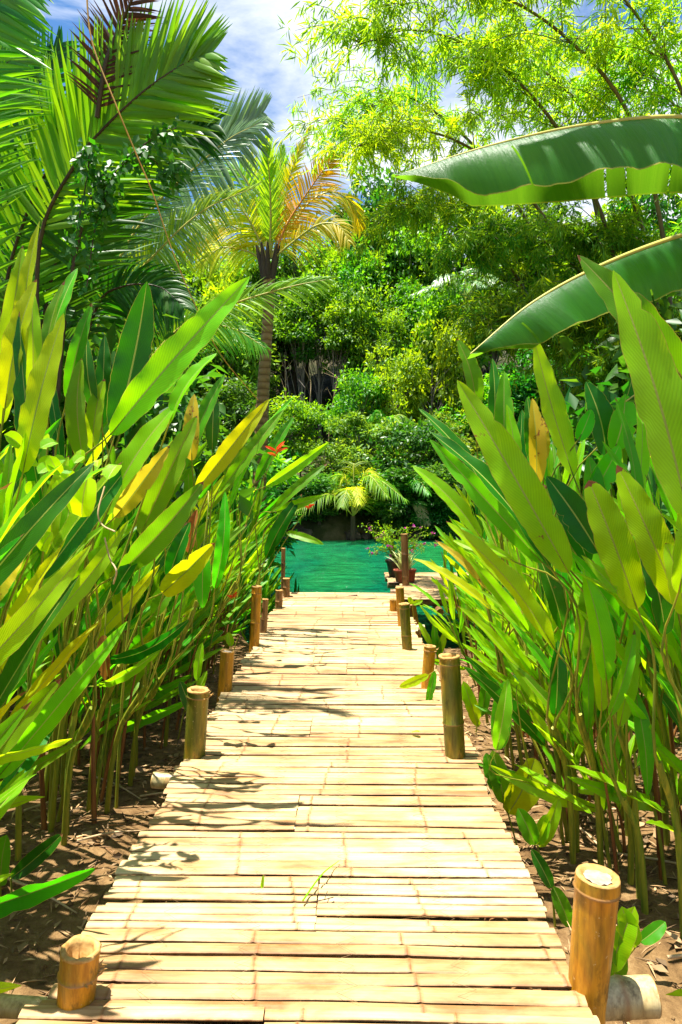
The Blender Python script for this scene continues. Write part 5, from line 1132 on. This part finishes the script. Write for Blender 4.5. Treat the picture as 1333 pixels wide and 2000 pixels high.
# ------------------------------------------------------------------ vines
mb = MB(); tube(mb, catmull(pxf([(168, -40, 4.6), (180, 80, 4.55), (225, 200, 4.5), (262, 290, 4.5), (300, 380, 4.5), (330, 470, 4.5), (370, 570, 4.5), (430, 690, 4.6), (505, 782, 4.8)]), 50), [.0065, .005, .0035, .0025], 5)
solo('hanging_vine', mb, M['vine'], 'thin orange vine hanging diagonally in front of the palms', 'vine', tuple(at(505, 782, 4.8)))
t = thing('climbing_vine', 'small leaved dark climber clinging to the palm fronds at the left', 'vine', tuple(at(200, 560, 4.7))); cb = MB(); mb = MB(); rs = np.random.default_rng(3)
for path in ([(170, 560), (190, 430), (230, 330), (300, 270), (345, 250)], [(230, 330), (280, 300), (330, 340), (350, 330)], [(190, 430), (210, 380), (200, 340)], [(140, 500), (170, 350), (175, 290)]):
    q = catmull(pxf([(x, y, 4.6) for x, y in path]), 30); tube(mb, q, .004, 4, cap=False)
    for c in q:
        n = 5; kites(cb, c + rs.normal(0, .035, (n, 3)), nrm(rs.normal(0, .6, (n, 3)) + V(0, 0, -.8)), nrm(V(0, -1, .5) + rs.normal(0, .4, (n, 3))), rs.uniform(.04, .08, n), rs.uniform(.03, .05, n), rs.uniform(.2, .8, n))
P('stem', mb, M['bark_dark'], t); P('leaves', cb, M['palm_dark'], t)
t = thing('climbing_vine', 'tangle of round leaved vine with a pale tendril on the left bed', 'vine', tuple(at(130, 1010, 2.8))); cb = MB(); mb = MB()
for k in range(34):
    c = np.array(at(rs.normal(125, 45), rs.normal(945, 38), rs.uniform(2.65, 2.85))); tube(mb, [c, c + rs.normal(0, .05, 3)], .002, 4, cap=False)
    T_ = c + nrm(rs.normal(0, 1, 3)) * rs.uniform(.03, .10); blade(cb, c, T_, np.linalg.norm(T_ - c) * .7, n=7, prof=(.5, .5), facing=(0, -1, .5), seed=k, tint=rs.uniform(.2, .9))
blade(cb, at(160, 1010, 2.65), at(172, 930, 2.65), .13, n=12, prof=(.4, .4), seed=5, tint=1.0)
m2 = MB(); tube(m2, catmull(pxf([(205, 950, 2.7), (192, 1000, 2.65), (200, 1025, 2.65), (225, 1038, 2.6)]), 14), .0035, 5); P('tendril', m2, M['twig'], t)
m2 = MB(); tube(m2, catmull(pxf([(205, 1050, 2.65), (215, 1090, 2.65), (228, 1115, 2.6), (222, 1140, 2.65)]), 14), .0035, 5); P('tendril', m2, M['twig'], t)
P('leaves', cb, M['leaf_bright'], t)

# ------------------------------------------------------------------ litter on soil and walkway
rs = np.random.default_rng(21); mb = MB(); n = 5200
side = rs.random(n) < .55; x = np.where(side, rs.uniform(.78, 2.6, n), rs.uniform(-2.8, -.98, n)); y = rs.uniform(1.4, 8, n) ** 1.0
z = gz(x, y) + rs.uniform(.004, .025, n); an = rs.uniform(0, 6.28, n); d = np.stack([np.cos(an), np.sin(an), rs.normal(.02, .1, n)], 1)
L_ = rs.uniform(.02, .16, n) ** 1.0; W_ = rs.uniform(.003, .012, n)
kites(mb, np.stack([x, y, z], 1), d, nrm(rs.normal(0, .35, (n, 3)) + V(0, 0, 1)), L_, W_, rs.uniform(0, 1, n)); n = 1300
side = rs.random(n) < .5; x = np.where(side, rs.uniform(.8, 2.6, n), rs.uniform(-2.8, -.98, n)); y = rs.uniform(1.4, 7.5, n); an = rs.uniform(0, 6.28, n)
L_ = rs.uniform(.03, .09, n); kites(mb, np.stack([x, y, gz(x, y) + .015], 1), np.stack([np.cos(an), np.sin(an), rs.normal(.05, .2, n)], 1), nrm(rs.normal(0, .5, (n, 3)) + V(0, 0, 1)), L_, L_ * rs.uniform(.3, .6, n), rs.uniform(0, .7, n))
struct('leaf_litter', mb, M['straw'], kind='stuff')
mb = MB(); n = 900; x = rs.uniform(-2.8, 2.8, n); x = np.where(np.abs(x + .1) < .95, x + 1.9 * np.sign(x), x); y = rs.uniform(1.5, 7.5, n); r_ = rs.uniform(.006, .022, n); z = gz(x, y)
oc = np.array([[1, 0, 0], [0, 1, 0], [-1, 0, 0], [0, -1, 0], [0, 0, .8], [0, 0, -1]]); of = np.array([[0, 1, 4], [1, 2, 4], [2, 3, 4], [3, 0, 4], [1, 0, 5], [2, 1, 5], [3, 2, 5], [0, 3, 5]])
v = (oc[None] * r_[:, None, None] * rs.uniform(.7, 1.3, (n, 6, 3)) + np.stack([x, y, z + .003], 1)[:, None]).reshape(-1, 3)
mb.add(v, (of[None] + (np.arange(n) * 6)[:, None, None]).reshape(-1, 3)); struct('soil_clods', mb, M['ground'], kind='stuff')
# long dry stalks lying on the soil, one by one
for k in range(16):
    s = 1 if k < 9 else -1; x = rs.uniform(.95, 1.9) if s > 0 else rs.uniform(-1.9, -1.1); y = 2.2 + (k if s > 0 else k - 9) * .3 + rs.uniform(0, .25); an = rs.normal(0, .7); L_ = rs.uniform(.25, .6); z = float(gz(x, y)) + .02
    mb = MB(); e = V(x + math.cos(an) * L_, y + math.sin(an) * L_, z + .01); tube(mb, catmull([V(x, y, z), (V(x, y, z) + e) / 2 + V(0, 0, .015), e], 6), [.007, .006, .003], 5)
    solo('dry_stalk', mb, M['twig'], f"{ORD[k if s > 0 else k - 9]} dry tan stalk lying under the {'right' if s > 0 else 'left'} heliconias", 'stalk', (x, y, z), 'dry stalks on the ' + ('right' if s > 0 else 'left') + ' soil')
# grass blade, twig and fallen leaf on the walkway
def deckp(px, py, z=.014): d = FPX * (1.5 - z) / (py - 944); q = at(px, py, d); return V(q.x, q.y, z)
mb = MB(); a, b = deckp(592, 1780), deckp(663, 1697); tube(mb, [a, (a + b) / 2 + V(0, 0, .02), b], [.0035, .003, .001], 5, n=8); solo('fallen_grass', mb, M['leaf_bright'], 'thin yellow green grass blade lying on the walkway', 'grass blade', tuple(a))
mb = MB(); tube(mb, [deckp(600, 1784), deckp(630, 1778), deckp(652, 1772)], .0022, 4, n=6); tube(mb, [deckp(634, 1778), deckp(640, 1760, .03)], .0015, 4); solo('twig', mb, M['bark_dark'], 'small dark twig beside the grass blade on the walkway', 'twig', tuple(deckp(600, 1784)))
mb = MB(); a = deckp(805, 1437); blade(mb, a, deckp(820, 1436, .03), .03, facing=(0, 0, 1), n=8, prof=(.5, .5)); solo('fallen_leaf', mb, M['leaf'], 'tiny green leaf fallen on the right half of the walkway', 'leaf', tuple(a))
mb = MB(); a = deckp(512, 1755, .016); blade(mb, a, a + V(.006, .0, .05), .012, n=7); solo('grass_sprout', mb, M['leaf_bright'], 'tiny green sprout poking up between the strips of the walkway', 'sprout', tuple(a))
mb = MB(); a = V(-.02, 9.02, .0); tube(mb, [a, a + V(.12, .01, .01)], .018, 8, n=3); solo('bamboo_offcut', mb, M['post_brown'], 'small dark offcut on the far end of the walkway', 'offcut', tuple(a))
